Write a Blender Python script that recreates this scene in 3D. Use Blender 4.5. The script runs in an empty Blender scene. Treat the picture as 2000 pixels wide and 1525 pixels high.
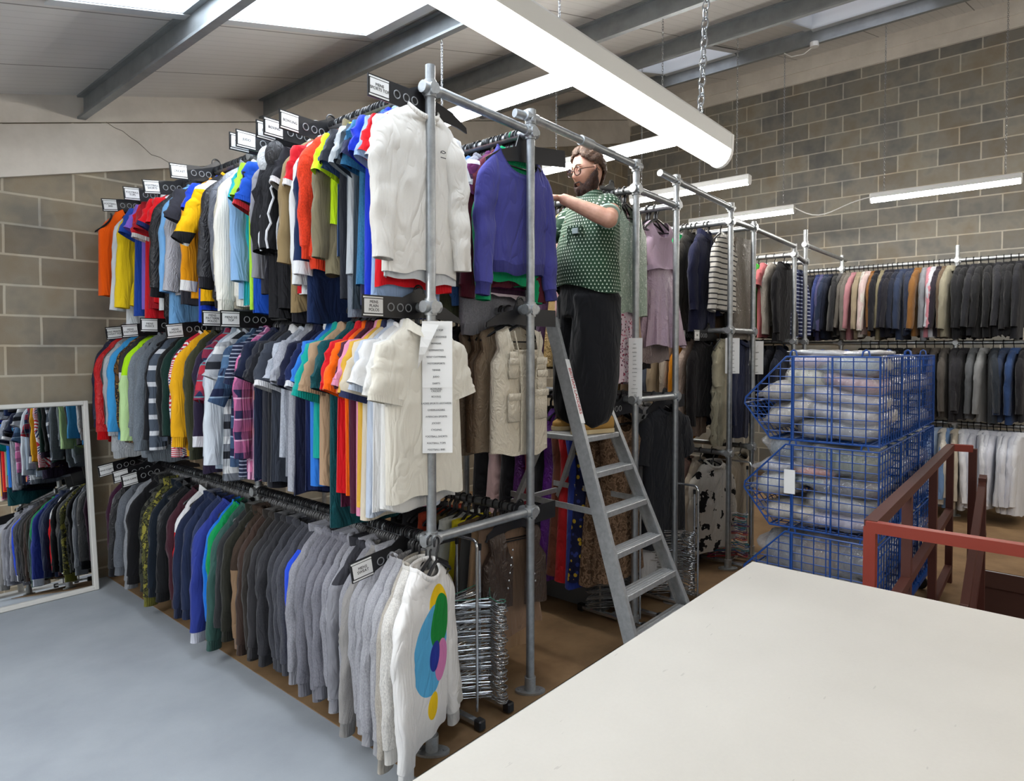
import bpy, bmesh, math, random
import numpy as np
from mathutils import Vector, Matrix

random.seed(7)
rng = np.random.default_rng(7)
scene = bpy.context.scene
COL = scene.collection
PI = math.pi
sin, cos = math.sin, math.cos

# ------------------------------------------------------------------ camera
cam_data = bpy.data.cameras.new('camera')
cam = bpy.data.objects.new('camera', cam_data)
COL.objects.link(cam)
cam.location = (0, 0, 1.77)
_yaw, _pitch = math.radians(41.0), math.radians(1.35)
_f = Vector((cos(_yaw) * cos(_pitch), sin(_yaw) * cos(_pitch), -sin(_pitch)))
cam.rotation_euler = _f.to_track_quat('-Z', 'Y').to_euler()
cam_data.sensor_fit = 'HORIZONTAL'
cam_data.sensor_width = 36.0
cam_data.lens = 36.0 * 1278.5 / 2000
cam_data.shift_y = -0.0247
cam_data.clip_start = 0.05
cam_data.clip_end = 60
scene.camera = cam

# ------------------------------------------------------------------ view + world
scene.view_settings.view_transform = 'Standard'
scene.view_settings.look = 'None'
scene.view_settings.gamma = 1.0
scene.view_settings.use_curve_mapping = False
scene.view_settings.exposure = 0.2
scene.cycles.use_denoising = True
scene.cycles.max_bounces = 7
scene.cycles.diffuse_bounces = 4
scene.cycles.glossy_bounces = 3
scene.cycles.transmission_bounces = 4
scene.cycles.transparent_max_bounces = 10
scene.cycles.caustics_reflective = False
scene.cycles.caustics_refractive = False
scene.cycles.sample_clamp_indirect = 6.0

world = bpy.data.worlds.new('daylight')
scene.world = world
world.use_nodes = True
world.node_tree.nodes['Background'].inputs[0].default_value = (0.72, 0.85, 1.0, 1)
world.node_tree.nodes['Background'].inputs[1].default_value = 1.0

TUBE_POWER = 84.0       # emission of the batten diffusers up on the beams
TABLE_TUBE_POWER = 4.2 # the one hung low over the table
SKY_POWER = 7.4         # daylight through the roof lights


# ------------------------------------------------------------------ materials
def lin(h):
    h = h.lstrip('#')
    out = []
    for i in (0, 2, 4):
        c = int(h[i:i + 2], 16) / 255
        out.append(c / 12.92 if c <= 0.04045 else ((c + 0.055) / 1.055) ** 2.4)
    return (out[0], out[1], out[2], 1.0)


MATS = {}


class NT:
    """small helper round a material's node tree"""
    def __init__(self, name):
        self.m = bpy.data.materials.new(name)
        self.m.use_nodes = True
        self.t = self.m.node_tree
        self.b = self.t.nodes['Principled BSDF']

    def n(self, kind, **kw):
        nd = self.t.nodes.new(kind)
        for k, v in kw.items():
            if k in nd.inputs:
                nd.inputs[k].default_value = v
            else:
                setattr(nd, k, v)
        return nd

    def l(self, a, b):
        self.t.links.new(a, b)

    def coord(self, which='Object', scale=(1, 1, 1), loc=(0, 0, 0)):
        tc = self.n('ShaderNodeTexCoord')
        mp = self.n('ShaderNodeMapping')
        mp.inputs['Scale'].default_value = scale
        mp.inputs['Location'].default_value = loc
        self.l(tc.outputs[which], mp.inputs['Vector'])
        return mp.outputs[0]

    def math(self, op, a, b=None, c=None):
        nd = self.n('ShaderNodeMath', operation=op)
        for i, v in enumerate((a, b, c)):
            if v is None:
                continue
            if isinstance(v, (int, float)):
                nd.inputs[i].default_value = v
            else:
                self.l(v, nd.inputs[i])
        return nd.outputs[0]

    def mix(self, fac, a, b, blend='MIX'):
        nd = self.n('ShaderNodeMix', data_type='RGBA', blend_type=blend)
        for sock, v in ((nd.inputs[0], fac), (nd.inputs[6], a), (nd.inputs[7], b)):
            if isinstance(v, (int, float)):
                sock.default_value = v
            elif isinstance(v, tuple):
                sock.default_value = v
            else:
                self.l(v, sock)
        return nd.outputs[2]

    def ramp(self, fac, stops, interp='LINEAR'):
        nd = self.n('ShaderNodeValToRGB')
        nd.color_ramp.interpolation = interp
        el = nd.color_ramp.elements
        while len(el) > len(stops):
            el.remove(el[-1])
        while len(el) < len(stops):
            el.new(1)
        for e, (p, c) in zip(el, stops):
            e.position = p
            e.color = c
        self.l(fac, nd.inputs[0])
        return nd.outputs[0]

    def bump(self, h, strength=0.3, dist=0.01):
        nd = self.n('ShaderNodeBump')
        nd.inputs['Strength'].default_value = strength
        nd.inputs['Distance'].default_value = dist
        self.l(h, nd.inputs['Height'])
        self.l(nd.outputs[0], self.b.inputs['Normal'])

    def noise(self, vec, scale, detail=2, rough=0.5, dist=0.0):
        nd = self.n('ShaderNodeTexNoise')
        nd.inputs['Distortion'].default_value = dist
        nd.inputs['Scale'].default_value = scale
        nd.inputs['Detail'].default_value = detail
        nd.inputs['Roughness'].default_value = rough
        self.l(vec, nd.inputs['Vector'])
        return nd.outputs[0]

    def set(self, **kw):
        for k, v in kw.items():
            self.b.inputs[k].default_value = v


def mat_plain(name, color, rough=0.5, metal=0.0, spec=0.5):
    key = ('plain', name)
    if key in MATS:
        return MATS[key]
    t = NT(name)
    t.set(**{'Base Color': lin(color), 'Roughness': rough, 'Metallic': metal, 'Specular IOR Level': spec})
    v = t.coord('Object', (1, 1, 1))
    nz = t.noise(v, 40, 2)
    t.bump(nz, 0.05, 0.004)
    MATS[key] = t.m
    return t.m


def mat_metal(name, color, rough=0.35, var=0.25, scale=30, metal=0.85):
    key = ('metal', name)
    if key in MATS:
        return MATS[key]
    t = NT(name)
    v = t.coord('Object')
    nz = t.noise(v, scale, 4, 0.6)
    c = lin(color)
    dark = tuple(x * (1 - var) for x in c[:3]) + (1,)
    lightc = tuple(min(1, x * (1 + var * .6)) for x in c[:3]) + (1,)
    t.l(t.ramp(nz, [(0.3, dark), (0.7, lightc)]), t.b.inputs['Base Color'])
    t.set(Metallic=metal, Roughness=rough)
    t.bump(nz, 0.08, 0.003)
    MATS[key] = t.m
    return t.m


def mat_emit(name, color, strength):
    t = NT(name)
    t.set(**{'Base Color': (0.9, 0.9, 0.9, 1), 'Emission Color': lin(color), 'Emission Strength': strength, 'Roughness': 0.4})
    return t.m


def mat_fabric(kind):
    """cloth that takes its colour from the object it is on"""
    key = ('fabric', kind)
    if key in MATS:
        return MATS[key]
    t = NT('cloth_' + kind)
    oi = t.n('ShaderNodeObjectInfo')
    v = t.coord('Object')
    col = oi.outputs['Color']
    fine = t.noise(v, 260 if kind != 'fleece' else 120, 2, 0.7)
    if kind == 'marl':
        mv = t.coord('Object', (180, 180, 60))
        mz = t.noise(mv, 1.6, 3, 0.8)
        dark = t.mix(1.0, col, (0.68, 0.68, 0.70, 1), 'MULTIPLY')
        lite = t.mix(1.0, col, (1.22, 1.22, 1.22, 1), 'MULTIPLY')
        fac = t.math('MULTIPLY', t.math('SUBTRACT', mz, 0.34), 3.0)
        cl = t.n('ShaderNodeClamp')
        t.l(fac, cl.inputs[0])
        col = t.mix(cl.outputs[0], dark, lite)
    else:
        fac = t.math('ADD', t.math('MULTIPLY', fine, 0.22), 0.0)
        col = t.mix(fac, col, t.mix(1.0, col, (0.62, 0.62, 0.62, 1), 'MULTIPLY'))
    t.l(col, t.b.inputs['Base Color'])
    if kind == 'satin':
        t.set(Roughness=0.38, **{'Specular IOR Level': 0.6})
    elif kind == 'nylon':
        t.set(Roughness=0.5, **{'Specular IOR Level': 0.5})
    else:
        t.set(Roughness=0.92, **{'Specular IOR Level': 0.15, 'Sheen Weight': 0.12})
    crease = t.noise(t.coord('Object', (11, 11, 4)), 1.0, 2, 0.45, 1.6)
    if kind in ('satin', 'nylon'):
        crease = t.noise(t.coord('Object', (18, 18, 10)), 1.0, 3, 0.55, 1.6)
    crease = t.math('ABSOLUTE', t.math('SUBTRACT', crease, 0.5))
    h = t.math('ADD', t.math('MULTIPLY', crease, 1.0), t.math('MULTIPLY', fine, 0.012 if kind != 'fleece' else 0.12))
    if kind == 'knit':
        w = t.n('ShaderNodeTexWave', wave_type='BANDS', bands_direction='X')
        w.inputs['Scale'].default_value = 28
        w.inputs['Distortion'].default_value = 1.2
        t.l(v, w.inputs['Vector'])
        h = t.math('ADD', h, t.math('MULTIPLY', w.outputs['Fac'], 0.06))
    t.bump(h, 0.42 if kind not in ('satin', 'nylon') else 0.55, 0.05)
    MATS[key] = t.m
    return t.m


def mat_pattern(name, kind, cols, scale=1.0):
    """printed, striped, checked cloth in the garment's own coordinates (metres, z down from the rail)"""
    key = ('pattern', name)
    if key in MATS:
        return MATS[key]
    t = NT(name)
    c = [lin(x) for x in cols]
    v = t.coord('Object')
    sp = t.n('ShaderNodeSeparateXYZ')
    t.l(v, sp.inputs[0])
    x, y, z = sp.outputs
    rough = 0.85
    if kind == 'stripes':            # narrow lines of c1 on c0, one every 1/scale metres
        f = t.math('FRACT', t.math('MULTIPLY', z, scale))
        m = t.math('LESS_THAN', f, 0.28)
        col = t.mix(m, c[0], c[1])
    elif kind == 'blocks':           # broad horizontal blocks
        f = t.math('FRACT', t.math('MULTIPLY', z, scale))
        st = [(i / len(c), c[i]) for i in range(len(c))]
        col = t.ramp(f, st, 'CONSTANT')
    elif kind == 'vstripes':
        f = t.math('FRACT', t.math('MULTIPLY', x, scale))
        st = [(i / len(c), c[i]) for i in range(len(c))]
        col = t.ramp(f, st, 'CONSTANT')
    elif kind == 'check':
        fz = t.math('LESS_THAN', t.math('FRACT', t.math('MULTIPLY', z, scale)), 0.45)
        fx = t.math('LESS_THAN', t.math('FRACT', t.math('MULTIPLY', t.math('ADD', x, y), scale)), 0.45)
        a = t.mix(t.math('MULTIPLY', t.math('ADD', fz, fx), 0.5), c[0], c[1])
        lz = t.math('LESS_THAN', t.math('FRACT', t.math('MULTIPLY', z, scale)), 0.07)
        lx = t.math('LESS_THAN', t.math('FRACT', t.math('MULTIPLY', t.math('ADD', x, y), scale)), 0.07)
        col = t.mix(t.math('MAXIMUM', lz, lx), a, c[2])
    elif kind == 'spots':            # scattered small blobs
        vo = t.n('ShaderNodeTexVoronoi', feature='F1')
        vo.inputs['Scale'].default_value = scale
        t.l(v, vo.inputs['Vector'])
        m = t.math('LESS_THAN', vo.outputs['Distance'], 0.36)
        sc = t.n('ShaderNodeSeparateColor')
        t.l(vo.outputs['Color'], sc.inputs[0])
        inner = t.ramp(sc.outputs[0], [(i / (len(c) - 1), c[i + 1]) for i in range(len(c) - 1)], 'CONSTANT')
        col = t.mix(m, c[0], inner)
    elif kind == 'camo':
        nz = t.noise(t.coord('Object', (1, 1, 1)), scale, 3, 0.6)
        n = len(c)
        col = t.ramp(nz, [(0.36 + 0.28 * i / n if i else 0.0, c[i]) for i in range(n)], 'CONSTANT')
    elif kind == 'print':            # busy mixed print: bands broken up by patches
        vo = t.n('ShaderNodeTexVoronoi', feature='F1')
        vo.inputs['Scale'].default_value = 13
        t.l(v, vo.inputs['Vector'])
        sc = t.n('ShaderNodeSeparateColor')
        t.l(vo.outputs['Color'], sc.inputs[0])
        ang = t.math('MULTIPLY', t.math('ADD', t.math('MULTIPLY', x, t.math('SUBTRACT', sc.outputs[0], 0.5)), t.math('MULTIPLY', z, sc.outputs[1])), 90)
        m = t.math('LESS_THAN', t.math('FRACT', ang), 0.5)
        other = t.ramp(sc.outputs[2], [(0, c[1]), (0.55, c[2])], 'CONSTANT')
        col = t.mix(m, c[0], other)
    elif kind == 'sequin':
        vo = t.n('ShaderNodeTexVoronoi', feature='F1')
        vo.inputs['Scale'].default_value = scale
        t.l(v, vo.inputs['Vector'])
        sc = t.n('ShaderNodeSeparateColor')
        t.l(vo.outputs['Color'], sc.inputs[0])
        col = t.ramp(sc.outputs[0], [(0, c[0]), (0.7, c[1]), (0.93, c[-1])], 'CONSTANT')
        rough = 0.35
    elif kind == 'tile':             # houndstooth-like small check
        ch = t.n('ShaderNodeTexChecker')
        ch.inputs['Scale'].default_value = scale
        ch.inputs['Color1'].default_value = c[0]
        ch.inputs['Color2'].default_value = c[1]
        t.l(v, ch.inputs['Vector'])
        col = ch.outputs[0]
    elif kind == 'mesh':
        vo = t.n('ShaderNodeTexVoronoi', feature='F1')
        vo.inputs['Scale'].default_value = scale
        vo.inputs['Randomness'].default_value = 0.0
        t.l(v, vo.inputs['Vector'])
        col = t.mix(t.math('LESS_THAN', vo.outputs['Distance'], 0.33), c[0], c[1])
    elif kind == 'zone':             # colour changes once at depth `scale` below the rail
        m = t.math('LESS_THAN', z, -scale)
        col = t.mix(m, c[0], c[1])
    elif kind == 'discs':            # big coloured discs on a plain ground (front of the sweatshirt)
        col = None
        cur = None
        spots = [(0.03, -0.29, 0.10, c[1]), (-0.02, -0.42, 0.15, c[2]), (0.05, -0.33, 0.095, c[3]), (0.07, -0.50, 0.07, c[4]),
                 (0.00, -0.455, 0.05, c[5]), (-0.01, -0.66, 0.045, c[1])]
        cur = c[0]
        front = t.math('LESS_THAN', y, 0.02)
        for (sx, sz, r, cc) in spots:
            dx = t.math('POWER', t.math('SUBTRACT', x, sx), 2)
            dz = t.math('POWER', t.math('MULTIPLY', t.math('SUBTRACT', z, sz), 0.8), 2)
            m = t.math('LESS_THAN', t.math('ADD', dx, dz), r * r)
            cur = t.mix(t.math('MULTIPLY', m, front), cur, cc)
        col = cur
    fine = t.noise(v, 240, 2, 0.7)
    col = t.mix(t.math('MULTIPLY', fine, 0.2), col, t.mix(1.0, col, (0.6, 0.6, 0.6, 1), 'MULTIPLY'))
    t.l(col, t.b.inputs['Base Color'])
    t.set(Roughness=rough, **{'Specular IOR Level': 0.2})
    crease = t.math('ABSOLUTE', t.math('SUBTRACT', t.noise(t.coord('Object', (11, 11, 4)), 1.0, 2, 0.45, 1.6), 0.5))
    t.bump(crease, 0.5, 0.05)
    MATS[key] = t.m
    return t.m


# ------------------------------------------------------------------ mesh building
class MB:
    """collects shapes; build() links them as ONE mesh object"""
    def __init__(self):
        self.v = []
        self.f = []

    def add(self, verts, faces):
        o = len(self.v)
        self.v.extend([tuple(p) for p in verts])
        self.f.extend([tuple(i + o for i in f) for f in faces])
        return self

    def rings(self, rings, cap0=False, cap1=False, closed=True):
        """rings: list of equally long point lists, skinned together"""
        n = len(rings[0])
        vs = [p for r in rings for p in r]
        fs = []
        for i in range(len(rings) - 1):
            for j in range(n if closed else n - 1):
                k = (j + 1) % n
                fs.append((i * n + j, i * n + k, (i + 1) * n + k, (i + 1) * n + j))
        if cap0:
            fs.append(tuple(range(n))[::-1])
        if cap1:
            fs.append(tuple((len(rings) - 1) * n + j for j in range(n)))
        return self.add(vs, fs)

    def box(self, c, s, rot=None, bevel=0.0):
        cx, cy, cz = c
        hx, hy, hz = s[0] / 2, s[1] / 2, s[2] / 2
        if bevel:
            b = min(bevel, hx * .9, hy * .9, hz * .9)
            pts = []
            for (ox, oy, oz) in ((hx - b, hy - b, hz), (hx, hy, hz - b)):
                pass
            rr = []
            for z, k in ((-hz, b), (-hz + b, 0), (hz - b, 0), (hz, b)):
                x, y = hx - k, hy - k
                q = b if k == 0 else b * .6
                ring = [(x - q, -y), (x, -y + q), (x, y - q), (x - q, y), (-x + q, y), (-x, y - q), (-x, -y + q), (-x + q, -y)]
                rr.append([Vector((px, py, z)) for px, py in ring])
            if rot is not None:
                rr = [[rot @ p for p in r] for r in rr]
            rr = [[(p[0] + cx, p[1] + cy, p[2] + cz) for p in r] for r in rr]
            return self.rings(rr, True, True)
        vs = [Vector((sx * hx, sy * hy, sz * hz)) for sx in (-1, 1) for sy in (-1, 1) for sz in (-1, 1)]
        if rot is not None:
            vs = [rot @ p for p in vs]
        vs = [(p[0] + cx, p[1] + cy, p[2] + cz) for p in vs]
        fs = [(0, 1, 3, 2), (4, 6, 7, 5), (0, 4, 5, 1), (2, 3, 7, 6), (0, 2, 6, 4), (1, 5, 7, 3)]
        return self.add(vs, fs)

    def bar(self, a, b, w, h, up=(0, 0, 1)):
        """rectangular bar from a to b"""
        a, b, up = Vector(a), Vector(b), Vector(up)
        d = (b - a).normalized()
        s = d.cross(up)
        if s.length < 1e-4:
            s = d.cross(Vector((1, 0, 0)))
        s.normalize()
        u = s.cross(d)
        r = []
        for p in (a, b):
            r.append([p + s * w / 2 + u * h / 2, p - s * w / 2 + u * h / 2, p - s * w / 2 - u * h / 2, p + s * w / 2 - u * h / 2])
        return self.rings(r, True, True)

    def tube(self, path, r, n=8, cap=True, ry=None, closed=False, flat_up=None):
        """round (or elliptical) tube along path; r number or list"""
        P = [Vector(p) for p in path]
        m = len(P)
        rr = r if isinstance(r, (list, tuple)) else [r] * m
        ry = rr if ry is None else (ry if isinstance(ry, (list, tuple)) else [ry] * m)
        rings = []
        prev = None
        for i in range(m):
            if closed:
                d = P[(i + 1) % m] - P[i - 1]
            else:
                d = P[min(i + 1, m - 1)] - P[max(i - 1, 0)]
            d.normalize()
            if flat_up is not None:
                s = Vector(flat_up)
                s = (s - d * s.dot(d))
                if s.length < 1e-5:
                    s = d.orthogonal()
                s.normalize()
            elif prev is None:
                s = d.orthogonal().normalized()
            else:
                s = prev - d * prev.dot(d)
                if s.length < 1e-5:
                    s = d.orthogonal()
                s.normalize()
            prev = s
            u = d.cross(s)
            rings.append([P[i] + s * (rr[i] * cos(2 * PI * k / n)) + u * (ry[i] * sin(2 * PI * k / n)) for k in range(n)])
        if closed:
            rings.append(rings[0])
            cap = False
        return self.rings(rings, cap, cap)

    def ball(self, c, r, n=12, m=8, sq=(1, 1, 1)):
        rings = []
        for i in range(m + 1):
            a = PI * i / m
            rings.append([(c[0] + r * sq[0] * sin(max(a, .01) if i < m else PI - .01) * cos(2 * PI * k / n),
                           c[1] + r * sq[1] * sin(max(a, .01) if i < m else PI - .01) * sin(2 * PI * k / n),
                           c[2] + r * sq[2] * cos(a)) for k in range(n)])
        return self.rings(rings, True, True)

    def torus(self, c, R, r, axis='z', n=20, m=8, a0=0, a1=2 * PI):
        full = abs(a1 - a0 - 2 * PI) < 1e-6
        pts = []
        cnt = n if full else n + 1
        for i in range(cnt):
            a = a0 + (a1 - a0) * i / n
            p = {'z': (cos(a), sin(a), 0), 'y': (cos(a), 0, sin(a)), 'x': (0, cos(a), sin(a))}[axis]
            pts.append((c[0] + R * p[0], c[1] + R * p[1], c[2] + R * p[2]))
        return self.tube(pts, r, m, True, closed=full)

    def quad(self, a, b, c, d):
        return self.add([a, b, c, d], [(0, 1, 2, 3)])

    def build(self, name, mat, parent=None, smooth=False, color=None, loc=None, sharp=52):
        me = bpy.data.meshes.new(name)
        me.from_pydata([tuple(p) for p in self.v], [], self.f)
        if smooth:
            me.polygons.foreach_set('use_smooth', [True] * len(me.polygons))
            if sharp:
                me.set_sharp_from_angle(angle=math.radians(sharp))
        me.update()
        if mat is not None:
            me.materials.append(mat)
        o = bpy.data.objects.new(name, me)
        COL.objects.link(o)
        if parent is not None:
            o.parent = parent
        if color is not None:
            o.color = lin(color) if isinstance(color, str) else color
        if loc is not None:
            o.location = loc
        return o


def recalc(o):
    bm = bmesh.new()
    bm.from_mesh(o.data)
    bmesh.ops.recalc_face_normals(bm, faces=bm.faces)
    bm.to_mesh(o.data)
    bm.free()


def thing(name, label, cat, loc=(0, 0, 0), rz=0.0, group=None):
    o = bpy.data.objects.new(name, None)
    o.empty_display_size = 0.05
    COL.objects.link(o)
    o.location = loc
    o.rotation_euler = (0, 0, rz)
    return tag(o, label, cat, group)


def tag(o, label, cat, group=None):
    o['label'] = label
    o['category'] = cat
    if group:
        o['group'] = group
    return o


def struct(o):
    o['kind'] = 'structure'
    return o


def text(name, body, size, mat, parent, loc, rot, extr=0.0004, align='CENTER', spacing=1.0):
    cu = bpy.data.curves.new(name, 'FONT')
    cu.body = body
    cu.size = size
    cu.align_x = align
    cu.align_y = 'CENTER'
    cu.extrude = extr
    cu.space_line = spacing
    cu.materials.append(mat)
    o = bpy.data.objects.new(name, cu)
    COL.objects.link(o)
    o.parent = parent
    o.location = loc
    o.rotation_euler = rot
    return o


def copy_thing(o):
    c = o.copy()
    COL.objects.link(c)
    for ch in list(o.children):
        d = ch.copy()
        COL.objects.link(d)
        d.parent = c
        for g in list(ch.children):
            e = g.copy()
            COL.objects.link(e)
            e.parent = d
    return c


STEEL = mat_metal('galvanised_steel', '#a9adb0', 0.42, 0.22, 25)
CLAMP = mat_metal('cast_galvanised_steel', '#b3b6b8', 0.5, 0.15, 60)
CHROME = mat_metal('chrome', '#c9ccd0', 0.14, 0.05, 10)
WIRE = mat_metal('bright_wire', '#c4c8cc', 0.22, 0.2, 40)
ALU = mat_metal('brushed_aluminium', '#b4b6b7', 0.45, 0.18, 35, .45)
PURLIN = mat_metal('zinc_purlin', '#a6abae', 0.55, 0.16, 6)
BLACKP = mat_plain('black_plastic', '#17171a', 0.4)
WHITEP = mat_plain('white_plastic', '#e6e6e3', 0.45)
PAPER = mat_plain('white_paper', '#e9e9e8', 0.8)
INK = mat_plain('black_ink', '#1c1c22', 0.8)
REDINK = mat_plain('red_ink', '#b2222c', 0.7)
BLUEW = mat_plain('blue_painted_wire', '#1a4790', 0.35)
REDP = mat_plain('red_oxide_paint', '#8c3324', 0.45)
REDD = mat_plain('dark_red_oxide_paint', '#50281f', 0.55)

# ================================================================== the room
XW, YW = 9.50, 5.72                    # right-hand and left-hand walls (inner faces)
XB, YB = -3.6, -4.2                     # the two walls behind the camera
CZ = lambda x: 3.25 + 0.265 * x        # underside of the sloping roof


def mat_blocks(name, axis, off, c1='#a7a49d', c2='#8b8a87', cm='#d2cdc3'):
    t = NT(name)
    v = t.coord('Object')
    sp = t.n('ShaderNodeSeparateXYZ')
    t.l(v, sp.inputs[0])
    cb = t.n('ShaderNodeCombineXYZ')
    t.l(t.math('ADD', sp.outputs[0 if axis == 'X' else 1], off[0]), cb.inputs[0])
    t.l(t.math('ADD', sp.outputs[2], off[1]), cb.inputs[1])
    wob = t.n('ShaderNodeMix', data_type='VECTOR')
    wob.inputs[0].default_value = 0.006
    t.l(cb.outputs[0], wob.inputs[4])
    nzc = t.n('ShaderNodeTexNoise')
    nzc.inputs['Scale'].default_value = 9
    t.l(v, nzc.inputs['Vector'])
    t.l(nzc.outputs['Color'], wob.inputs[5])
    br = t.n('ShaderNodeTexBrick')
    t.l(wob.outputs[1], br.inputs['Vector'])
    br.offset = 0.5
    for k, val in (('Scale', 1.0), ('Brick Width', 0.428), ('Row Height', 0.214), ('Mortar Size', 0.0085), ('Mortar Smooth', 0.15), ('Bias', 0.0)):
        br.inputs[k].default_value = val
    br.inputs['Color1'].default_value = lin(c1)
    br.inputs['Color2'].default_value = lin(c2)
    br.inputs['Mortar'].default_value = lin(cm)
    blot = t.noise(v, 3.2, 3, 0.6)
    tint = t.ramp(blot, [(0.3, lin('#c6c9cc')), (0.5, lin('#e6e4de')), (0.72, lin('#dacfbf'))])
    fine = t.noise(v, 150, 2, 0.7)
    c = t.mix(1.0, br.outputs['Color'], tint, 'MULTIPLY')
    c = t.mix(t.math('MULTIPLY', fine, 0.35), c, t.mix(1.0, c, (0.55, 0.55, 0.55, 1), 'MULTIPLY'))
    t.l(c, t.b.inputs['Base Color'])
    t.set(Roughness=0.95, **{'Specular IOR Level': 0.1})
    t.bump(t.math('ADD', t.math('MULTIPLY', fine, 0.25), t.math('MULTIPLY', br.outputs['Fac'], -0.5)), 0.6, 0.006)
    return t.m


BLK_X = mat_blocks('grey_concrete_blocks_left', 'X', (-0.065, 0.136), '#b5ab9a', '#978e81', '#d6cdbd')
BLK_Y = mat_blocks('grey_concrete_blocks_right', 'Y', (-0.07, 0.075))


def mat_floor(name, base, dark, scale=2.0, scuffs=True):
    t = NT(name)
    v = t.coord('Object')
    big = t.noise(v, scale, 4, 0.6)
    c = t.ramp(big, [(0.3, lin(dark)), (0.65, lin(base))])
    fine = t.noise(v, 90, 3, 0.7)
    c = t.mix(t.math('MULTIPLY', fine, 0.16), c, t.mix(1.0, c, (0.6, 0.6, 0.6, 1), 'MULTIPLY'))
    if scuffs:
        vo = t.n('ShaderNodeTexVoronoi', feature='F1')
        vo.inputs['Scale'].default_value = 4.5
        t.l(v, vo.inputs['Vector'])
        sc = t.n('ShaderNodeSeparateColor')
        t.l(vo.outputs['Color'], sc.inputs[0])
        dot = t.math('LESS_THAN', vo.outputs['Distance'], t.math('MULTIPLY', t.math('GREATER_THAN', sc.outputs[0], .86), t.math('MULTIPLY', sc.outputs[1], .045)))
        c = t.mix(dot, c, lin('#4a4c4e'))
        if scuffs == 'spots':
            c = t.mix(t.math('MULTIPLY', t.math('GREATER_THAN', t.noise(t.coord('Object', (14, 60, 1)), 1, 2), .74), .3), c, lin('#8d8984'))
    t.l(c, t.b.inputs['Base Color'])
    t.set(Roughness=0.6, **{'Specular IOR Level': 0.3})
    t.bump(fine, 0.1, 0.004)
    return t.m


FLOOR_GREY = mat_floor('grey_painted_floor', '#a6acb2', '#979da4')
FLOOR_BRN = mat_floor('brown_hardboard', '#8f7455', '#70573d', 3.0, False)


def cells(xs, ys, holes):
    for i in range(len(xs) - 1):
        for j in range(len(ys) - 1):
            cx, cy = (xs[i] + xs[i + 1]) / 2, (ys[j] + ys[j + 1]) / 2
            if any(h[0] < cx < h[1] and h[2] < cy < h[3] for h in holes):
                continue
            yield xs[i], xs[i + 1], ys[j], ys[j + 1]


# floor, with the stair well left open
WELL = (3.08, 6.42, -3.2, 0.60)
fl = MB()
for x0, x1, y0, y1 in cells([XB, WELL[0], WELL[1], XW], [YB, WELL[2], WELL[3], YW], [WELL]):
    fl.box(((x0 + x1) / 2, (y0 + y1) / 2, -0.06), (x1 - x0, y1 - y0, 0.12))
struct(fl.build('floor', FLOOR_GREY))
fb = MB()
fb.box(((1.755 + XW) / 2, (2.05 + YW) / 2, 0.002), (XW - 1.755, YW - 2.05, 0.006))
fb.box(((6.44 + XW) / 2, -0.6, 0.002), (XW - 6.44, 5.28, 0.006))
fb.box(((3.88 + 6.44) / 2, 1.33, 0.002), (2.56, 1.44, 0.006))
struct(fb.build('floor_boarding', FLOOR_BRN))

# stair well: sides, half landing of pierced steel
ww = MB()
for (cx, cy, sx, sy) in ((WELL[0] - .05, -1.3, .1, 3.8), (WELL[1] + .05, -1.3, .1, 3.8), (4.75, WELL[3] + .05, 3.5, .1), (4.75, WELL[2] - .05, 3.5, .1)):
    ww.box((cx, cy, -0.95), (sx, sy, 1.66))
for (cx, cy, sx, sy) in ((WELL[1] - .006, -1.3, .012, 3.8), (4.75, WELL[3] - .006, 3.3, .012)):
    ww.box((cx, cy, -.062), (sx, sy, .125))
struct(ww.build('wall_stairwell', mat_plain('dark_stairwell_paint', '#4a2f27', 0.8)))
ln_ = MB()
ln_.box((5.7, -0.6, -0.55), (1.44, 2.3, 0.04))
for k in range(6):
    ln_.box((4.85 - .24 * k, -0.6, -0.73 - .18 * k), (0.25, 2.3, 0.03))
LAND = NT('pierced_red_steel')
_v = LAND.coord('Object')
_vo = LAND.n('ShaderNodeTexVoronoi', feature='F1')
_vo.inputs['Scale'].default_value = 28
_vo.inputs['Randomness'].default_value = 0
LAND.l(_v, _vo.inputs['Vector'])
LAND.l(LAND.mix(LAND.math('LESS_THAN', _vo.outputs['Distance'], 0.3), lin('#6a2c22'), lin('#1b1210')), LAND.b.inputs['Base Color'])
struct(ln_.build('stairs', LAND.m))

# walls
def wall(name, pts, m):
    mb = MB()
    n = len(pts)
    mb.add(pts, [tuple(range(n))])
    return struct(mb.build(name, m))


def slab_wall(name, a, b, t, m):
    """wall from plan point a to b, top following the roof, thickened by t (dx,dy)"""
    mb = MB()
    lo = [(a[0], a[1], 0), (b[0], b[1], 0), (b[0], b[1], CZ(b[0]) + .35), (a[0], a[1], CZ(a[0]) + .35)]
    hi = [(p[0] + t[0], p[1] + t[1], p[2]) for p in lo]
    mb.rings([lo, hi], True, True)
    o = mb.build(name, m)
    recalc(o)
    return struct(o)


slab_wall('wall_left', (XB, YW), (XW, YW), (0, .2), BLK_X)
slab_wall('wall_right', (XW, YB), (XW, YW), (.2, 0), BLK_Y)
slab_wall('wall_back', (XB, YB), (XB, YW), (-.2, 0), BLK_Y)
slab_wall('wall_front', (XB, YB), (XW, YB), (0, -.2), BLK_X)

# white boarded band at the head of both walls
BAND = NT('white_painted_board')
_v = BAND.coord('Object')
_n = BAND.noise(_v, 2.4, 5, 0.65)
BAND.l(BAND.ramp(_n, [(0.25, lin('#c4beb5')), (0.6, lin('#d8d2c9'))]), BAND.b.inputs['Base Color'])
BAND.set(Roughness=0.8)
BAND.bump(BAND.noise(_v, 30, 3), 0.08, 0.004)


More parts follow.
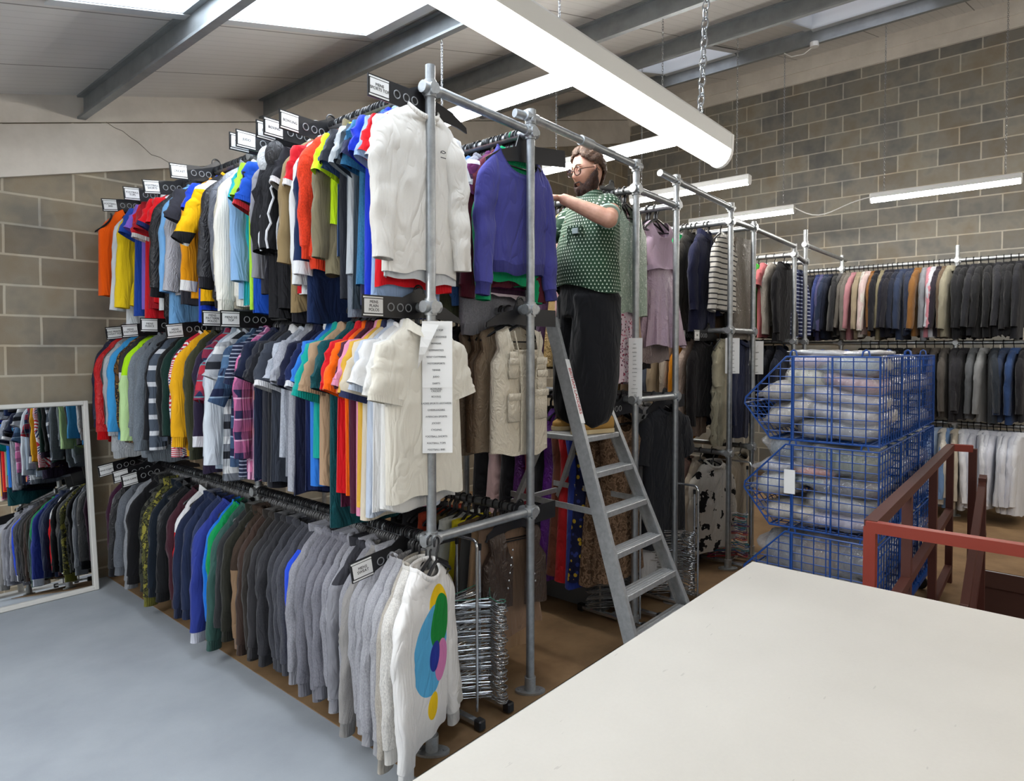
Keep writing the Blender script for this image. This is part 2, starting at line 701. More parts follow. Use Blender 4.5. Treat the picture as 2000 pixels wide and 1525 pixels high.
def slope_band(name, y0, y1, d0, d1):
    """board on the left wall between y0 and y1, its edges d0, d1 below the roof"""
    mb = MB()
    r = []
    for x in (XB, XW):
        r.append([(x, y0, CZ(x) - d0), (x, y1, CZ(x) - d0), (x, y1, CZ(x) - d1), (x, y0, CZ(x) - d1)])
    mb.rings(r, True, True)
    o = mb.build(name, BAND.m)
    recalc(o)
    return struct(o)


slope_band('trim_1', YW - .045, YW - .002, 0.215, 0.58)
slope_band('trim_2', YW - .02, YW - .002, 0.0, 0.20)
b3 = MB()
b3.box((XW - .02, (YB + YW) / 2, 5.51), (.04, YW - YB - .02, .14))
b3.box((XW - .035, (YB + YW) / 2, 5.675), (.07, YW - YB - .02, .19))
struct(b3.build('trim_3', BAND.m))
# cracks and cable lines in the board
ck = MB()
for pts in ([(1.78, 3.52), (1.95, 3.45), (2.10, 3.35), (2.30, 3.30), (2.42, 3.24), (2.5, 3.22)],
            [(3.15, 3.68), (3.22, 3.63), (3.25, 3.56), (3.33, 3.52)]):
    pp = []
    for (x0, z0), (x1, z1) in zip(pts, pts[1:]):
        for k in range(3):
            f = k / 3
            pp.append((x0 + (x1 - x0) * f, YW - .047, z0 + (z1 - z0) * f + random.uniform(-.012, .012)))
    ck.tube(pp, 0.0016, 5)
struct(ck.build('trim_crack', mat_plain('dark_crack', '#4b453f', 0.9)))

# roof lining with three roof lights, plus an unseen fourth added for daylight
HOLES = [(0.96, 2.86, 1.4, 3.85), (6.75, 7.50, 1.15, 2.25), (6.60, 7.50, 3.1, 4.0), (-2.4, -0.6, 1.4, 3.85)]
CEIL = NT('ribbed_white_roof_lining')
_v = CEIL.coord('Object')
_s = CEIL.n('ShaderNodeSeparateXYZ')
CEIL.l(_v, _s.inputs[0])
_rib = CEIL.math('LESS_THAN', CEIL.math('FRACT', CEIL.math('MULTIPLY', _s.outputs[1], 11)), 0.1)
_pan = CEIL.math('LESS_THAN', CEIL.math('FRACT', CEIL.math('MULTIPLY', _s.outputs[1], 1.0)), 0.012)
_n = CEIL.noise(_v, 1.5, 3, 0.5)
_c = CEIL.ramp(_n, [(0.3, lin('#d8d6d3')), (0.7, lin('#e2e0dd'))])
_c = CEIL.mix(CEIL.math('MULTIPLY', _rib, 0.18), _c, lin('#8f8c88'))
_c = CEIL.mix(_pan, _c, lin('#8a8783'))
CEIL.l(_c, CEIL.b.inputs['Base Color'])
CEIL.set(Roughness=0.6)
CEIL.bump(CEIL.math('MULTIPLY', _rib, -1.0), 0.4, 0.004)
xs = sorted({XB - .2, XW + .2} | {h[0] for h in HOLES} | {h[1] for h in HOLES})
ys = sorted({YB - .2, YW + .2} | {h[2] for h in HOLES} | {h[3] for h in HOLES})
cm = MB()
for x0, x1, y0, y1 in cells(xs, ys, HOLES):
    lo = [(x0, y0, CZ(x0)), (x1, y0, CZ(x1)), (x1, y1, CZ(x1)), (x0, y1, CZ(x0))]
    hi = [(p[0], p[1], p[2] + .1) for p in lo]
    cm.rings([lo, hi], True, True)
ce = cm.build('ceiling', CEIL.m)
recalc(ce)
struct(ce)

# purlins: galvanised C-sections running along the roof
for x in (-2.70, -1.25, 0.20, 1.65, 3.09, 4.54, 6.0, 7.58):
    mb = MB()
    z1 = CZ(x)
    prof = [(0, 0), (-.055, -.014), (-.055, -.03), (-.012, -.02), (-.012, -.165), (-.055, -.172), (-.055, -.19), (0.0, -.185)]
    r = [[(x + px, y, z1 + pz) for px, pz in prof] for y in (YB, YW)]
    mb.rings(r, True, True)
    o = mb.build('ceiling_beam', PURLIN)
    recalc(o)
    struct(o)

# roof lights
PANE = mat_emit('daylit_roof_pane', '#eaf4ff', SKY_POWER)
PANE2 = mat_emit('daylit_roof_pane_dim', '#dcebff', SKY_POWER * 0.22)
CURB = mat_plain('white_curb_lining', '#cfd3d6', 0.6)
TIMB = mat_plain('orange_timber_batten', '#9a6a35', 0.7)
for i, h in enumerate(HOLES):
    x0, x1, y0, y1 = h
    up = 0.22 if i in (1, 2) else 0.16
    w = thing('roof_window', '', 'window')
    for k in ('label', 'category'):
        del w[k]
    w.name = 'window_%d' % (i + 1)  # the last is out of view, added to let in more soft daylight
    struct(w)
    mb = MB()
    for (a, b) in (((x0, y0), (x1, y0)), ((x1, y0), (x1, y1)), ((x1, y1), (x0, y1)), ((x0, y1), (x0, y0))):
        n = Vector((b[1] - a[1], a[0] - b[0], 0)).normalized() * .03
        q = n * -.4
        a, b = (a[0] + q.x, a[1] + q.y), (b[0] + q.x, b[1] + q.y)
        lo = [(a[0], a[1], CZ(a[0]) - .015), (b[0], b[1], CZ(b[0]) - .015), (b[0] + n.x * .3, b[1] + n.y * .3, CZ(b[0]) - .015), (a[0] + n.x * .3, a[1] + n.y * .3, CZ(a[0]) - .015)]
        hi = [(p[0], p[1], p[2] + up + .02) for p in lo]
        mb.rings([lo, hi], True, True)
        # lip under the lining
        lo2 = [(a[0] + n.x * 2.5, a[1] + n.y * 2.5, CZ(a[0]) - .012), (b[0] + n.x * 2.5, b[1] + n.y * 2.5, CZ(b[0]) - .012), (b[0], b[1], CZ(b[0]) - .012), (a[0], a[1], CZ(a[0]) - .012)]
        mb.rings([lo2, [(p[0], p[1], p[2] - .01) for p in lo2]], True, True)
    o = mb.build('curb', CURB, w)
    recalc(o)
    mb = MB()
    mb.quad((x0, y0, CZ(x0) + up), (x1, y0, CZ(x1) + up), (x1, y1, CZ(x1) + up), (x0, y1, CZ(x0) + up))
    mb.build('pane', PANE2 if i in (1, 2) else PANE, w)
    if i in (1, 2):
        mb = MB()
        for k in range(4):
            xx = x0 + (x1 - x0) * (k + .5) / 4
            mb.box((xx, (y0 + y1) / 2, CZ(xx) + up - .05), (.07, y1 - y0, .04))
        mb.build('batten', TIMB, w)

# ------------------------------------------------------------------ batten lights on chains
DIFF = mat_emit('lit_diffuser', '#fffaf2', TUBE_POWER)
DIFF2 = mat_emit('lit_diffuser_over_table', '#fffaf2', TABLE_TUBE_POWER)
HOUS = mat_plain('white_enamelled_housing', '#d9dad8', 0.4)


def chain_mesh(mb, x, y, z0, z1, link=0.03, wire=0.0022):
    n = int((z1 - z0) / (link * .74))
    for i in range(n):
        zc = z0 + (i + .5) * (z1 - z0) / n
        ax = 'x' if i % 2 else 'y'
        pts = []
        for k in range(10):
            a = 2 * PI * k / 10
            px, pz = link * .27 * cos(a), link * .5 * sin(a)
            pts.append((x + (px if ax == 'y' else 0), y + (px if ax == 'x' else 0), zc + pz))
        mb.tube(pts, wire, 5, closed=True)


def batten(label, p, L, ang, z, tilt=0.0, top=None, diff=None, wire=0.0018, link=.026):
    """light L long centred at p, its length along local y turned by ang"""
    t = thing('batten_light', label, 'ceiling light', (p[0], p[1], z), ang, 'batten lights hung on chains')
    t.rotation_euler = (tilt, 0, ang)
    w = .036
    mb = MB()
    prof = [(-w * 1.04, 0.0), (w * 1.04, 0.0), (w * 1.04, .042), (w * .85, .052), (-w * .85, .052), (-w * 1.04, .042)]
    mb.rings([[(px, y, pz) for px, pz in prof] for y in (-L / 2, L / 2)], True, True)
    mb.build('housing', HOUS, t)
    mb = MB()
    pr = [(w * 1.0 * cos(a), .0 - .044 * sin(a)) for a in [PI * k / 14 for k in range(15)]]
    mb.rings([[(px, y, pz) for px, pz in pr] for y in (-L / 2 + .008, L / 2 - .008)], True, True)
    mb.build('diffuser', diff or DIFF, t)
    for s in (-1, 1):
        mb = MB()
        pr2 = [(w * 1.06 * cos(a), -.046 * sin(a)) for a in [PI * k / 10 for k in range(11)]] + [(-w * 1.06, .044), (w * 1.06, .044)]
        mb.rings([[(px, y, pz) for px, pz in pr2] for y in (s * L / 2 - .006, s * L / 2 + .006)], True, True)
        mb.build('end_cap', WHITEP, t)
    for s in (-1, 1):
        c = MB()
        zt = (CZ(p[0]) - .19 if top is None else top) - z
        chain_mesh(c, 0, s * (L / 2 - .12), .045, zt, link, wire)
        c.build('chain', WIRE, t)
    return t


batten('batten light just above the nearest rack, behind its top tube', (3.09, 2.82), 1.24, 0, 3.33)
batten('batten light directly behind the head of the man in the green shirt', (4.50, 2.91), 1.24, 0, 3.33)
batten('batten light over the middle racks, behind the free-ended tube', (6.0, 2.945), 1.24, 0, 3.33)
batten('batten light farthest right, alone in front of the block wall', (7.58, 1.05), 1.235, 0, 3.33)
batten('batten light near the block wall whose looping cable joins the next one', (7.58, 3.05), 1.24, 0, 3.33)
# the low one over the work table
near = batten('large near batten light hanging low over the white table', (1.077, 0.855), 1.52, math.radians(-94.5), 2.405, math.radians(-4.95), top=3.2, link=.036, wire=.0026, diff=DIFF2)
# unseen extra battens, added out of view to fill the room with light
for (x, y) in ((-0.9, 2.6), (-1.4, -1.2), (1.2, -2.2), (3.09, -2.4), (4.5, -2.6), (6.0, -2.4), (7.58, -1.2), (-2.6, 3.0)):
    batten('unseen batten light added for fill over the near end of the room', (x, y), 1.24, 0, min(3.4, CZ(x) - .50))

cb = MB()
pts = []
for k in range(13):
    f = k / 12
    pts.append((7.58, 2.43 - .76 * f, 3.35 - .10 * sin(PI * f) - (0.035 * sin(2 * PI * f))))
cb.tube(pts, .006, 6)
tag(cb.build('light_cable', WHITEP, None, True), 'white cable looping between two batten lights at the block wall', 'cable')
jb = MB()
jb.tube([(7.52, 2.22, 5.08), (7.52, 2.22, 5.03)], .045, 16)
o = jb.build('junction_box', WHITEP)
tag(o, 'small round white junction box under the far roof beam', 'junction box')
for pts in ([(7.53, 2.22, 5.05), (7.53, 2.33, 4.99), (7.53, 2.46, 5.0), (7.53, 2.54, 5.06)],):
    mb = MB()
    mb.tube(pts, .006, 6)
    mb.build('cable_tail', WHITEP, o)
wc = MB()
ptsw = [(3.06, 5.65, 3.86), (3.09, 5.65, 3.93), (3.21, 5.65, 3.97), (3.31, 5.65, 3.91), (3.33, 5.65, 3.6), (3.33, 5.65, 3.2)]
wc.tube(ptsw, .008, 6)
tag(wc.build('wall_cable', WHITEP, None, True), 'white cable curling down the left wall from the second roof beam', 'cable')

# ================================================================== garments
# every garment is built hanging from the origin (the rail): x across the shoulders, y along the rail
# (its front towards -y), z down. Sizes in metres.
def sp(v, e):
    return math.copysign(abs(v) ** e, v)


class Fold:
    """a garment's own soft folds"""
    def __init__(self, seed, amp=.010):
        r = random.Random(seed)
        self.k = [(r.uniform(9, 16), r.uniform(0, 6.28), r.uniform(-2, 2)), (r.uniform(18, 30), r.uniform(0, 6.28), r.uniform(-4, 4)), (r.uniform(34, 50), r.uniform(0, 6.28), r.uniform(-6, 6))]
        self.amp = amp
        self.lean = r.uniform(-.05, .05)
        self.r = r

    def dy(self, x, z, g, back=False):
        (k0, p0, q0), (k1, p1, q1), (k2, p2, q2) = self.k
        h = 2.1 if back else 0
        s = sin(k0 * x + p0 + q0 * z + h) * .9
        s += (1 - 2.2 * abs(sin(.5 * (k1 * x + p1 + q1 * z) + h))) * .55      # sharper hanging creases
        s += sin(k2 * x + p2 + q2 * z + 2 * h) * .22
        d = math.exp(-((z + .27) / .14) ** 2)                               # pulls running down from the shoulder
        s += d * .45 * sin(46 * (abs(x) + .7 * z) + p2) + d * .3 * sin(30 * (x + z) + p0)
        return s * self.amp * g + self.lean * max(0, -z - .15) * .6


def body_rings(spec, fold, n=44, e=.75, ruff=0.0):
    """spec: list of (z, a, b, dip, xc). dip lowers the front of that ring"""
    out = []
    z0, z1 = spec[0][0], spec[-1][0]
    for s in spec:
        z, a, b = s[:3]
        dip = s[3] if len(s) > 3 else 0
        xc = s[4] if len(s) > 4 else 0
        g = min(1, max(0, (z0 - z) / max(.01, (z0 - z1)))) ** .8
        ring = []
        for j in range(n):
            t = 2 * PI * j / n
            x = a * sp(cos(t), e) + xc
            y = b * sp(sin(t), e)
            rr = ruff * g * sin(9 * t + 3 * z)
            y = y * (1 + rr) + fold.dy(x, z, g, sin(t) > 0)
            zz = z - dip * max(0, -sin(t)) ** 1.2
            if s is spec[-1]:
                zz += .010 * sin(x * 14 + fold.k[0][1]) + .006 * sin(x * 37 + fold.k[1][1])
            ring.append((x, y, zz))
        out.append(ring)
    return out


def interp(spec, m):
    """resample a ring spec to m rings, keeping the ends"""
    out = []
    zs = [s[0] for s in spec]
    for i in range(m):
        z = zs[0] + (zs[-1] - zs[0]) * i / (m - 1)
        for a, b in zip(spec, spec[1:]):
            if b[0] <= z + 1e-9:
                f = 0 if a[0] == b[0] else (a[0] - z) / (a[0] - b[0])
                out.append(tuple(a[k] + (b[k] - a[k]) * f if k < len(a) and k < len(b) else 0 for k in range(4)))
                break
    return out


TOP = [(-.075, .080, .044, .055), (-.082, .098, .045, .052), (-.104, .140, .042, .036), (-.130, .178, .036, .014), (-.155, .196, .038, 0), (-.21, .204, .044, 0)]


def top_spec(L, w=.208, t=.046, flare=0.0):
    s = [list(r) for r in TOP]
    k = w / .208
    for r in s[2:]:
        r[1] *= k
    s = [tuple(r) for r in s]
    m = 15
    for i in range(1, m + 1):
        f = i / m
        s.append((-.21 - (L - .135) * f, w + flare * f, t * (1 - .15 * f), 0))
    return s


def sleeve_path(side, L, a0, a1, n, r, w=.2, sway=0.0, z0=-.150):
    """centre line from the shoulder; angles from vertical, radians"""
    x, y, z = side * (w - .058), 0.0, z0
    pts = [(x, y, z)]
    for i in range(n):
        f = i / (n - 1)
        a = a0 + (a1 - a0) * min(1, f * 2.2)
        d = L / n
        x += side * sin(a) * d
        z -= cos(a) * d
        y += sway * d * f + r.uniform(-.003, .003)
        pts.append((x, y, z))
    return pts


def sleeve(mb, pts, ra, rb, r, n=14, wr=.006):
    """ra in the garment's plane, rb through it"""
    m = len(pts)
    rings = []
    P = [Vector(p) for p in pts]
    ph = [r.uniform(0, 6.28) for _ in range(4)]
    for i in range(m):
        d = (P[min(i + 1, m - 1)] - P[max(i - 1, 0)]).normalized()
        s = Vector((0, 1, 0))
        u = d.cross(s).normalized()
        s = u.cross(d).normalized()
        f = i / (m - 1)
        A, B = ra[0] + (ra[1] - ra[0]) * f, rb[0] + (rb[1] - rb[0]) * f
        ring = []
        for k in range(n):
            t = 2 * PI * k / n
            el = .45 + math.exp(-((f - .45) / .16) ** 2) + .7 * math.exp(-((f - 1) / .14) ** 2)
            q = 1 + (wr / .05) * (sin(3 * t + ph[0] + 9 * f) * .5 + (1 - 2 * abs(sin(9 * f + ph[1] + .8 * t))) * .75 * el + sin(2 * t + 31 * f + ph[2]) * .4 * el + sin(5 * t + ph[3] + 5 * f) * .25) * min(1, f * 3)
            tap = min(1, .30 + 3.6 * f) if m > 9 else min(1, .42 + 2.2 * f)
            ring.append(P[i] + u * (A * tap * q * sp(cos(t), .8)) + s * (B * min(1, tap + .12) * q * sp(sin(t), .8)))
        rings.append(ring)
    mb.rings(rings)
    return rings[-1], P[-1], (P[-1] - P[-2]).normalized()


def ring_scale(ring, c, k, d=None, off=0):
    out = []
    for p in ring:
        v = (Vector(p) - Vector(c)) * k + Vector(c)
        if d is not None:
            v = v + d * off
        out.append(v)
    return out


def collar_mesh(kind, dip=.05):
    mb = MB()
    n = 24
    if kind == 'crew':
        path = [(.086 * sp(cos(t), .85), .050 * sp(sin(t), .85), -.074 - dip * max(0, -sin(t)) ** 1.2) for t in [2 * PI * k / n for k in range(n)]]
        mb.tube(path, .011, 6, closed=True, ry=.005, flat_up=(0, 0, 1))
    elif kind == 'polo':
        rings = []
        for (k, dz, o) in ((1.02, .012, 0), (1.0, .032, 0), (1.14, .026, .004), (1.28, -.012, .012)):
            rings.append([(.082 * k * sp(cos(t), .9), .050 * k * sp(sin(t), .9) - o * (sin(t) < 0), -.082 + dz - dip * .9 * max(0, -sin(t)) ** 1.3) for t in [2 * PI * j / n for j in range(n)]])
        mb.rings(rings)
    elif kind == 'stand':
        rings = []
        for (k, dz) in ((1.05, 0), (1.0, .025), (.98, .045), (1.03, .045), (1.09, 0)):
            rings.append([(.082 * k * sp(cos(t), .9), .050 * k * sp(sin(t), .9), -.082 + dz - dip * max(0, -sin(t)) ** 1.3) for t in [2 * PI * j / n for j in range(n)]])
        mb.rings(rings)
    elif kind == 'lapel':
        rings = []
        for (k, dz) in ((1.0, .01), (1.05, .03), (1.2, .01), (1.3, -.03)):
            rings.append([(.082 * k * sp(cos(t), .9), .050 * k * sp(sin(t), .9), -.085 + dz - .16 * max(0, -sin(t)) ** 2.0) for t in [2 * PI * j / n for j in range(n)]])
        mb.rings(rings)
    elif kind == 'hood':
        # thick rolled opening at the neck and the bag of the hood folded down behind
        path = [(.088 * cos(t), .052 * sin(t) - .008, -.072 - .055 * max(0, -sin(t)) ** 1.2) for t in [2 * PI * k / n for k in range(n)]]
        mb.tube(path, .020, 8, closed=True)
        rings = []
        for i in range(7):
            f = i / 6
            zz = -.055 - .19 * f
            a = .105 * (1 - .25 * f) * math.sqrt(max(.02, 1 - (f - .15) ** 2 * 1.25))
            b = .038 * math.sqrt(max(.02, 1 - (f * 1.0) ** 2.6))
            rings.append([(a * cos(t), .055 + b * sin(t), zz + .01 * cos(2 * t)) for t in [2 * PI * j / 16 for j in range(16)]])
        mb.rings(rings, True, True)
    return mb


# one black plastic hanger; every hanger in the room shares this mesh
def hanger_mesh(hook=.0048):
    mb = MB()
    pts = [(-.004, 0, -.012)]
    for k in range(13):
        a = math.radians(200 - 230 * k / 12)
        pts.append((.024 * cos(a), 0, .006 + .024 * sin(a) + .004))
    pts = pts[1:] + [(.010, 0, -.026), (0, 0, -.036), (0, 0, -.065)]
    mb.tube(pts, hook, 6, ry=.0045)
    for s in (-1, 1):
        mb.tube([(0, 0, -.066), (s * .05, 0, -.086), (s * .11, 0, -.118), (s * .145, 0, -.138), (s * .155, 0, -.150)], [.007, .008, .008, .008, .006], 6, ry=[.006, .006, .007, .007, .006])
    mb.tube([(-.153, 0, -.150), (-.08, 0, -.156), (.08, 0, -.156), (.153, 0, -.150)], .004, 6)
    o = mb.build('clothes_hanger', BLACKP, None, True)
    me = o.data
    bpy.data.objects.remove(o)
    return me


HANGER = hanger_mesh()
HANGER_T = hanger_mesh(.0085)      # the broad-hooked sort
HANGER_W = HANGER.copy()
HANGER_W.materials[0] = WHITEP
GREENP = mat_plain('green_plastic', '#1f8a5c', 0.4)
HANGER_G = HANGER.copy()
HANGER_G.materials[0] = GREENP


BULK = []                               # hangers beyond the 300 nearest: one object in the end


def put_hanger(loc, rz, label, group, me=HANGER, bulk=False):
    if bulk:
        BULK.append((loc, rz, me))
        return None
    o = bpy.data.objects.new('clothes_hanger', me)
    COL.objects.link(o)
    o.location = loc
    o.rotation_euler = (0, 0, rz)
    tag(o, label, 'hanger', group)
    return o


def cloth_part(name, mb, g, color, mat, smooth=True):
    o = mb.build(name, mat, g, smooth, color)
    return o


NAMES = {'tee': ('t_shirt', 't-shirt'), 'polo': ('polo_shirt', 'polo shirt'), 'ls': ('long_sleeved_top', 'top'), 'sweat': ('sweatshirt', 'sweatshirt'),
         'hoodie': ('hooded_sweatshirt', 'hoodie'), 'jacket': ('jacket', 'jacket'), 'shirt': ('shirt', 'shirt'), 'bib': ('sports_bib', 'sports bib'),
         'vest': ('waistcoat', 'vest'), 'armour': ('body_armour', 'body armour'), 'dress': ('dress', 'dress'), 'skirt': ('skirt', 'skirt'),
         'trousers': ('trousers', 'trousers'), 'blazer': ('suit_jacket', 'jacket'), 'tulle': ('tulle_dress', 'dress'), 'tank': ('sleeveless_top', 'top'),
         'fluffy': ('tufted_jumper', 'jumper'), 'fishing': ('fishing_vest', 'vest'), 'leather': ('leather_waistcoat', 'waistcoat')}
SEED = [100]


def garment(kind, label, color, loc, rz, group, mat='jersey', L=None, sl=None, trim=None, sleeve_col=None, scoop=False, pattern=None, lod=1.0, swing=None, body_w=None, first=False, sway=0.0):
    """one hanging garment with its parts"""
    SEED[0] += 1
    r = random.Random(SEED[0])
    fold = Fold(SEED[0], .005 if kind == 'blazer' else .0085)
    nm, cat = NAMES[kind]
    g = thing(nm, label, cat, loc, rz, group)
    m = pattern or mat_fabric(mat)
    n = int(44 * lod)
    long_ = kind in ('ls', 'sweat', 'hoodie', 'jacket', 'shirt', 'blazer')
    if kind in ('tee', 'polo', 'ls', 'sweat', 'hoodie', 'jacket', 'shirt', 'blazer', 'fluffy'):
        L = L or {'tee': .70, 'polo': .70, 'ls': .70, 'sweat': .64, 'hoodie': .66, 'jacket': .66, 'shirt': .74, 'blazer': .72, 'fluffy': .6}[kind]
        L *= r.uniform(.97, 1.05)
        w = body_w or {'blazer': .21, 'fluffy': .215}.get(kind, .198)
        spec = top_spec(L, w, {'sweat': .052, 'hoodie': .056, 'jacket': .056}.get(kind, .045), .012)
        if scoop:
            spec = [(-.088, .150, .040, .13), (-.096, .156, .041, .128), (-.112, .166, .041, .122), (-.130, .185, .038, .112), (-.155, .205, .040, .092), (-.21, .215, .044, .045)] + spec[6:]
        rib = kind in ('sweat', 'hoodie') or kind == 'jacket' and mat in ('nylon', 'satin')
        mb = MB()
        rings = body_rings(spec, fold, n)
        if kind == 'fluffy':
            for i, ring in enumerate(rings):
                if i > 3:
                    k = 1 + .25 * (i % 2)
                    rings[i] = [(p[0] * (1 + .06 * (i % 2)), p[1] * k + r.uniform(-.012, .012), p[2] + r.uniform(-.012, .012)) for p in ring]
        mb.rings(rings)
        cloth_part('body', mb, g, color, m)
        if rib:
            c = Vector((0, 0, rings[-1][0][2]))
            b = MB()
            last = rings[-1]
            b.rings([last, ring_scale(last, c, .95, Vector((0, 0, -1)), .012), ring_scale(last, c, .93, Vector((0, 0, -1)), .055), ring_scale(last, c, .90, Vector((0, 0, -1)), .058)])
            cloth_part('waistband', b, g, trim or color, mat_fabric('knit'))
        # sleeves
        scol = sleeve_col or color
        for side in (-1, 1):
            s = MB()
            if long_ or kind == 'fluffy':
                SL = (sl or {'ls': .56, 'sweat': .58, 'hoodie': .58, 'jacket': .58, 'shirt': .58, 'blazer': .58, 'fluffy': .35}[kind]) * r.uniform(.97, 1.04)
                sw = swing if swing is not None else r.uniform(.0, .11)
                pts = sleeve_path(side, SL, r.uniform(.38, .55), sw, int(17 * lod) + 2, r, w, sway + r.uniform(-.10, .04))
                ra = {'shirt': (.078, .048), 'blazer': (.080, .058)}.get(kind, (.082, .050))
                last, c, d = sleeve(s, pts, ra, (.038, .028), r, int(18 * lod), .0042)
                cloth_part('sleeve', s, g, scol, m)
                if rib or kind in ('shirt', 'ls'):
                    b = MB()
                    k = .86 if rib else .98
                    b.rings([ring_scale(last, c, 1.01), ring_scale(last, c, k, d, .008), ring_scale(last, c, k, d, .06), ring_scale(last, c, k * .9, d, .062)])
                    cloth_part('cuff', b, g, trim or scol, mat_fabric('knit') if rib else m)
            else:
                SL = (sl or .21) * r.uniform(.92, 1.1)
                sw = swing if swing is not None else r.uniform(.22, .42)
                pts = sleeve_path(side, SL, r.uniform(.45, .60), sw, int(8 * lod) + 2, r, w, sway + r.uniform(-.10, .05))
                last, c, d = sleeve(s, pts, (.088, .092), (.036, .032), r, int(18 * lod), .0045)
                cloth_part('sleeve', s, g, scol, m)
                if kind == 'polo' or trim:
                    b = MB()
                    b.rings([ring_scale(last, c, 1.0), ring_scale(last, c, .97, d, .004), ring_scale(last, c, .97, d, .026), ring_scale(last, c, .9, d, .027)])
                    cloth_part('cuff', b, g, trim or scol, mat_fabric('knit'))
        ck = {'tee': 'crew', 'ls': 'crew', 'sweat': 'crew', 'polo': 'polo', 'shirt': 'polo', 'hoodie': 'hood', 'jacket': 'stand', 'blazer': 'lapel', 'fluffy': 'crew'}[kind]
        if scoop:
            mbc = MB()
            mbc.rings([rings[0], [(p[0] * .985, p[1] * .97, p[2] + .012) for p in rings[0]], [(p[0] * .965, p[1] * .9, p[2] - .002) for p in rings[0]]])
            cloth_part('neckband', mbc, g, trim or color, mat_fabric('knit'))
        else:
            cloth_part('hood' if ck == 'hood' else 'collar', collar_mesh(ck), g, trim if (trim and kind in ('tee', 'polo')) else color, m if ck != 'crew' else mat_fabric('knit'))
        if kind in ('polo', 'shirt', 'jacket') and lod >= .9:
            b = MB()
            zl = -.13
            ze = -.29 if kind == 'polo' else -.2 - (L - .14)
            rr = []
            for k in range(9):
                z = zl + (ze - zl) * k / 8
                yy = -.058 + fold.dy(0, z, min(1, max(0, (-.075 - z) / L)) ** .8) - .004
                rr.append([(-.015, yy, z), (.015, yy, z), (.015, yy + .003, z), (-.015, yy + .003, z)])
            b.rings(rr, True, True)
            cloth_part('placket', b, g, color, m)
        return g
    if kind in ('bib', 'tank', 'vest', 'armour', 'dress', 'tulle', 'fishing', 'leather'):
        L = L or {'bib': .66, 'tank': .66, 'vest': .62, 'armour': .70, 'dress': 1.0, 'tulle': .95, 'fishing': .66, 'leather': .42}[kind]
        thin = kind in ('bib', 'tank', 'dress', 'tulle')
        w = body_w or {'bib': .20, 'tank': .20, 'dress': .19, 'tulle': .16, 'armour': .21, 'fishing': .20}.get(kind, .20)
        t = .075 if kind in ('armour',) else .05
        sh = .14 if thin else .17
        spec = [(-.085, .085, .048, .12), (-.095, .105, .050, .118), (-.112, sh - .01, .046, .108), (-.135, sh, .045, .092), (-.20, w - .045, .048, .035), (-.27, w, t, 0)]
        if kind == 'dress':
            spec += [(-.38, w * .86, .06, 0), (-.48, w * .80, .06, 0)] + [(-.48 - (L - .4) * f, w * (.82 + .35 * f), .06 + .02 * f, 0) for f in (.15, .3, .45, .6, .75, .9, 1)]
        elif kind == 'tulle':
            spec += [(-.34, .14, .07, 0), (-.40, .125, .07, 0), (-.44, .17, .10, 0)]
        else:
            spec += [(-.27 - (L - .19) * f, w * (1 + .03 * f), t, 0) for f in (.15, .3, .45, .6, .75, .9, 1)]
        mb = MB()
        rings = body_rings(spec, fold, n)
        if kind in ('fishing', 'leather', 'vest'):
            # open front: leave a gap down the middle of the front and a deep V
            k0 = int(n * .75)
            for i, ring in enumerate(rings):
                z = ring[0][2]
                gap = {'fishing': .045, 'leather': .03, 'vest': .012}[kind]
                for j, p in enumerate(ring):
                    if abs(p[0]) < .09 and p[1] < 0:
                        q = max(0, 1 - i / 7)
                        sx = math.copysign(max(abs(p[0]), gap + .05 * q), p[0] if abs(p[0]) > 1e-6 else 1)
                        ring[j] = (sx, p[1], p[2])
            open_rings = [ring[k0:] + ring[:k0] for ring in rings]
            mb.rings(open_rings, closed=False)
        else:
            mb.rings(rings)
        cloth_part('body', mb, g, color, m)
        if kind == 'tulle':
            sk = MB()
            rr = []
            for i in range(9):
                f = i / 8
                z = -.42 - (L - .37) * f
                a, b = .13 + .11 * f, .07 + .06 * f
                rr.append([(a * (1 + .10 * f * sin(17 * q + f)) * cos(q), b * (1 + .16 * f * sin(17 * q + f)) * sin(q), z + .012 * sin(5 * q) * f) for q in [2 * PI * j / 68 for j in range(68)]])
            sk.rings(rr)
            cloth_part('skirt', sk, g, color, mat_fabric('satin'))
        if kind in ('bib', 'armour'):
            for side in (-1, 1):
                b = MB()
                path = [(side * (sh + .005 + (w - sh) * (.5 - .5 * cos(q))), .045 * sin(q * 2 + PI / 2) * (1 if k < 99 else 1), -.125 - .075 * (1 - cos(q))) for k, q in enumerate([2 * PI * i / 16 for i in range(16)])]
                b.tube(path, .007, 6, closed=True)
                cloth_part('binding', b, g, trim or '#1b1b1d', mat_fabric('jersey'))
        if kind == 'armour':
            for side in (-1, 1):
                c = MB()
                c.ball((side * .235, -.01, -.165), .06, 14, 10, (.75, 1.0, 1.15))
                cloth_part('shoulder_cup', c, g, '#dfe4ea' if trim else '#2a2a2e', mat_fabric('nylon'))
                s = MB()
                pts = sleeve_path(side, .5, .5, .15, 12, r, w, -.05)
                sleeve(s, pts, (.085, .05), (.060, .042), r, 12, .008)
                cloth_part('sleeve', s, g, color, m)
                pp = MB()
                ins = [(p[0] + side * .052 + .012 * sin(9 * i / 4), p[1] - .05, p[2]) for i, p in enumerate(pts)]
                pp.tube(ins, .006, 6)
                pp.tube([(p[0] - side * .01 * cos(i), p[1] - .058, p[2]) for i, p in enumerate(pts)], .005, 6)
                cloth_part('piping', pp, g, '#d5d8de', mat_fabric('jersey'))
            for k in range(2):
                c = MB()
                c.ball((0, -.075, -.33 - .17 * k), .1, 14, 8, (1.5 - .4 * k, .35, .75))
                cloth_part('chest_plate', c, g, '#232327', mat_fabric('nylon'))
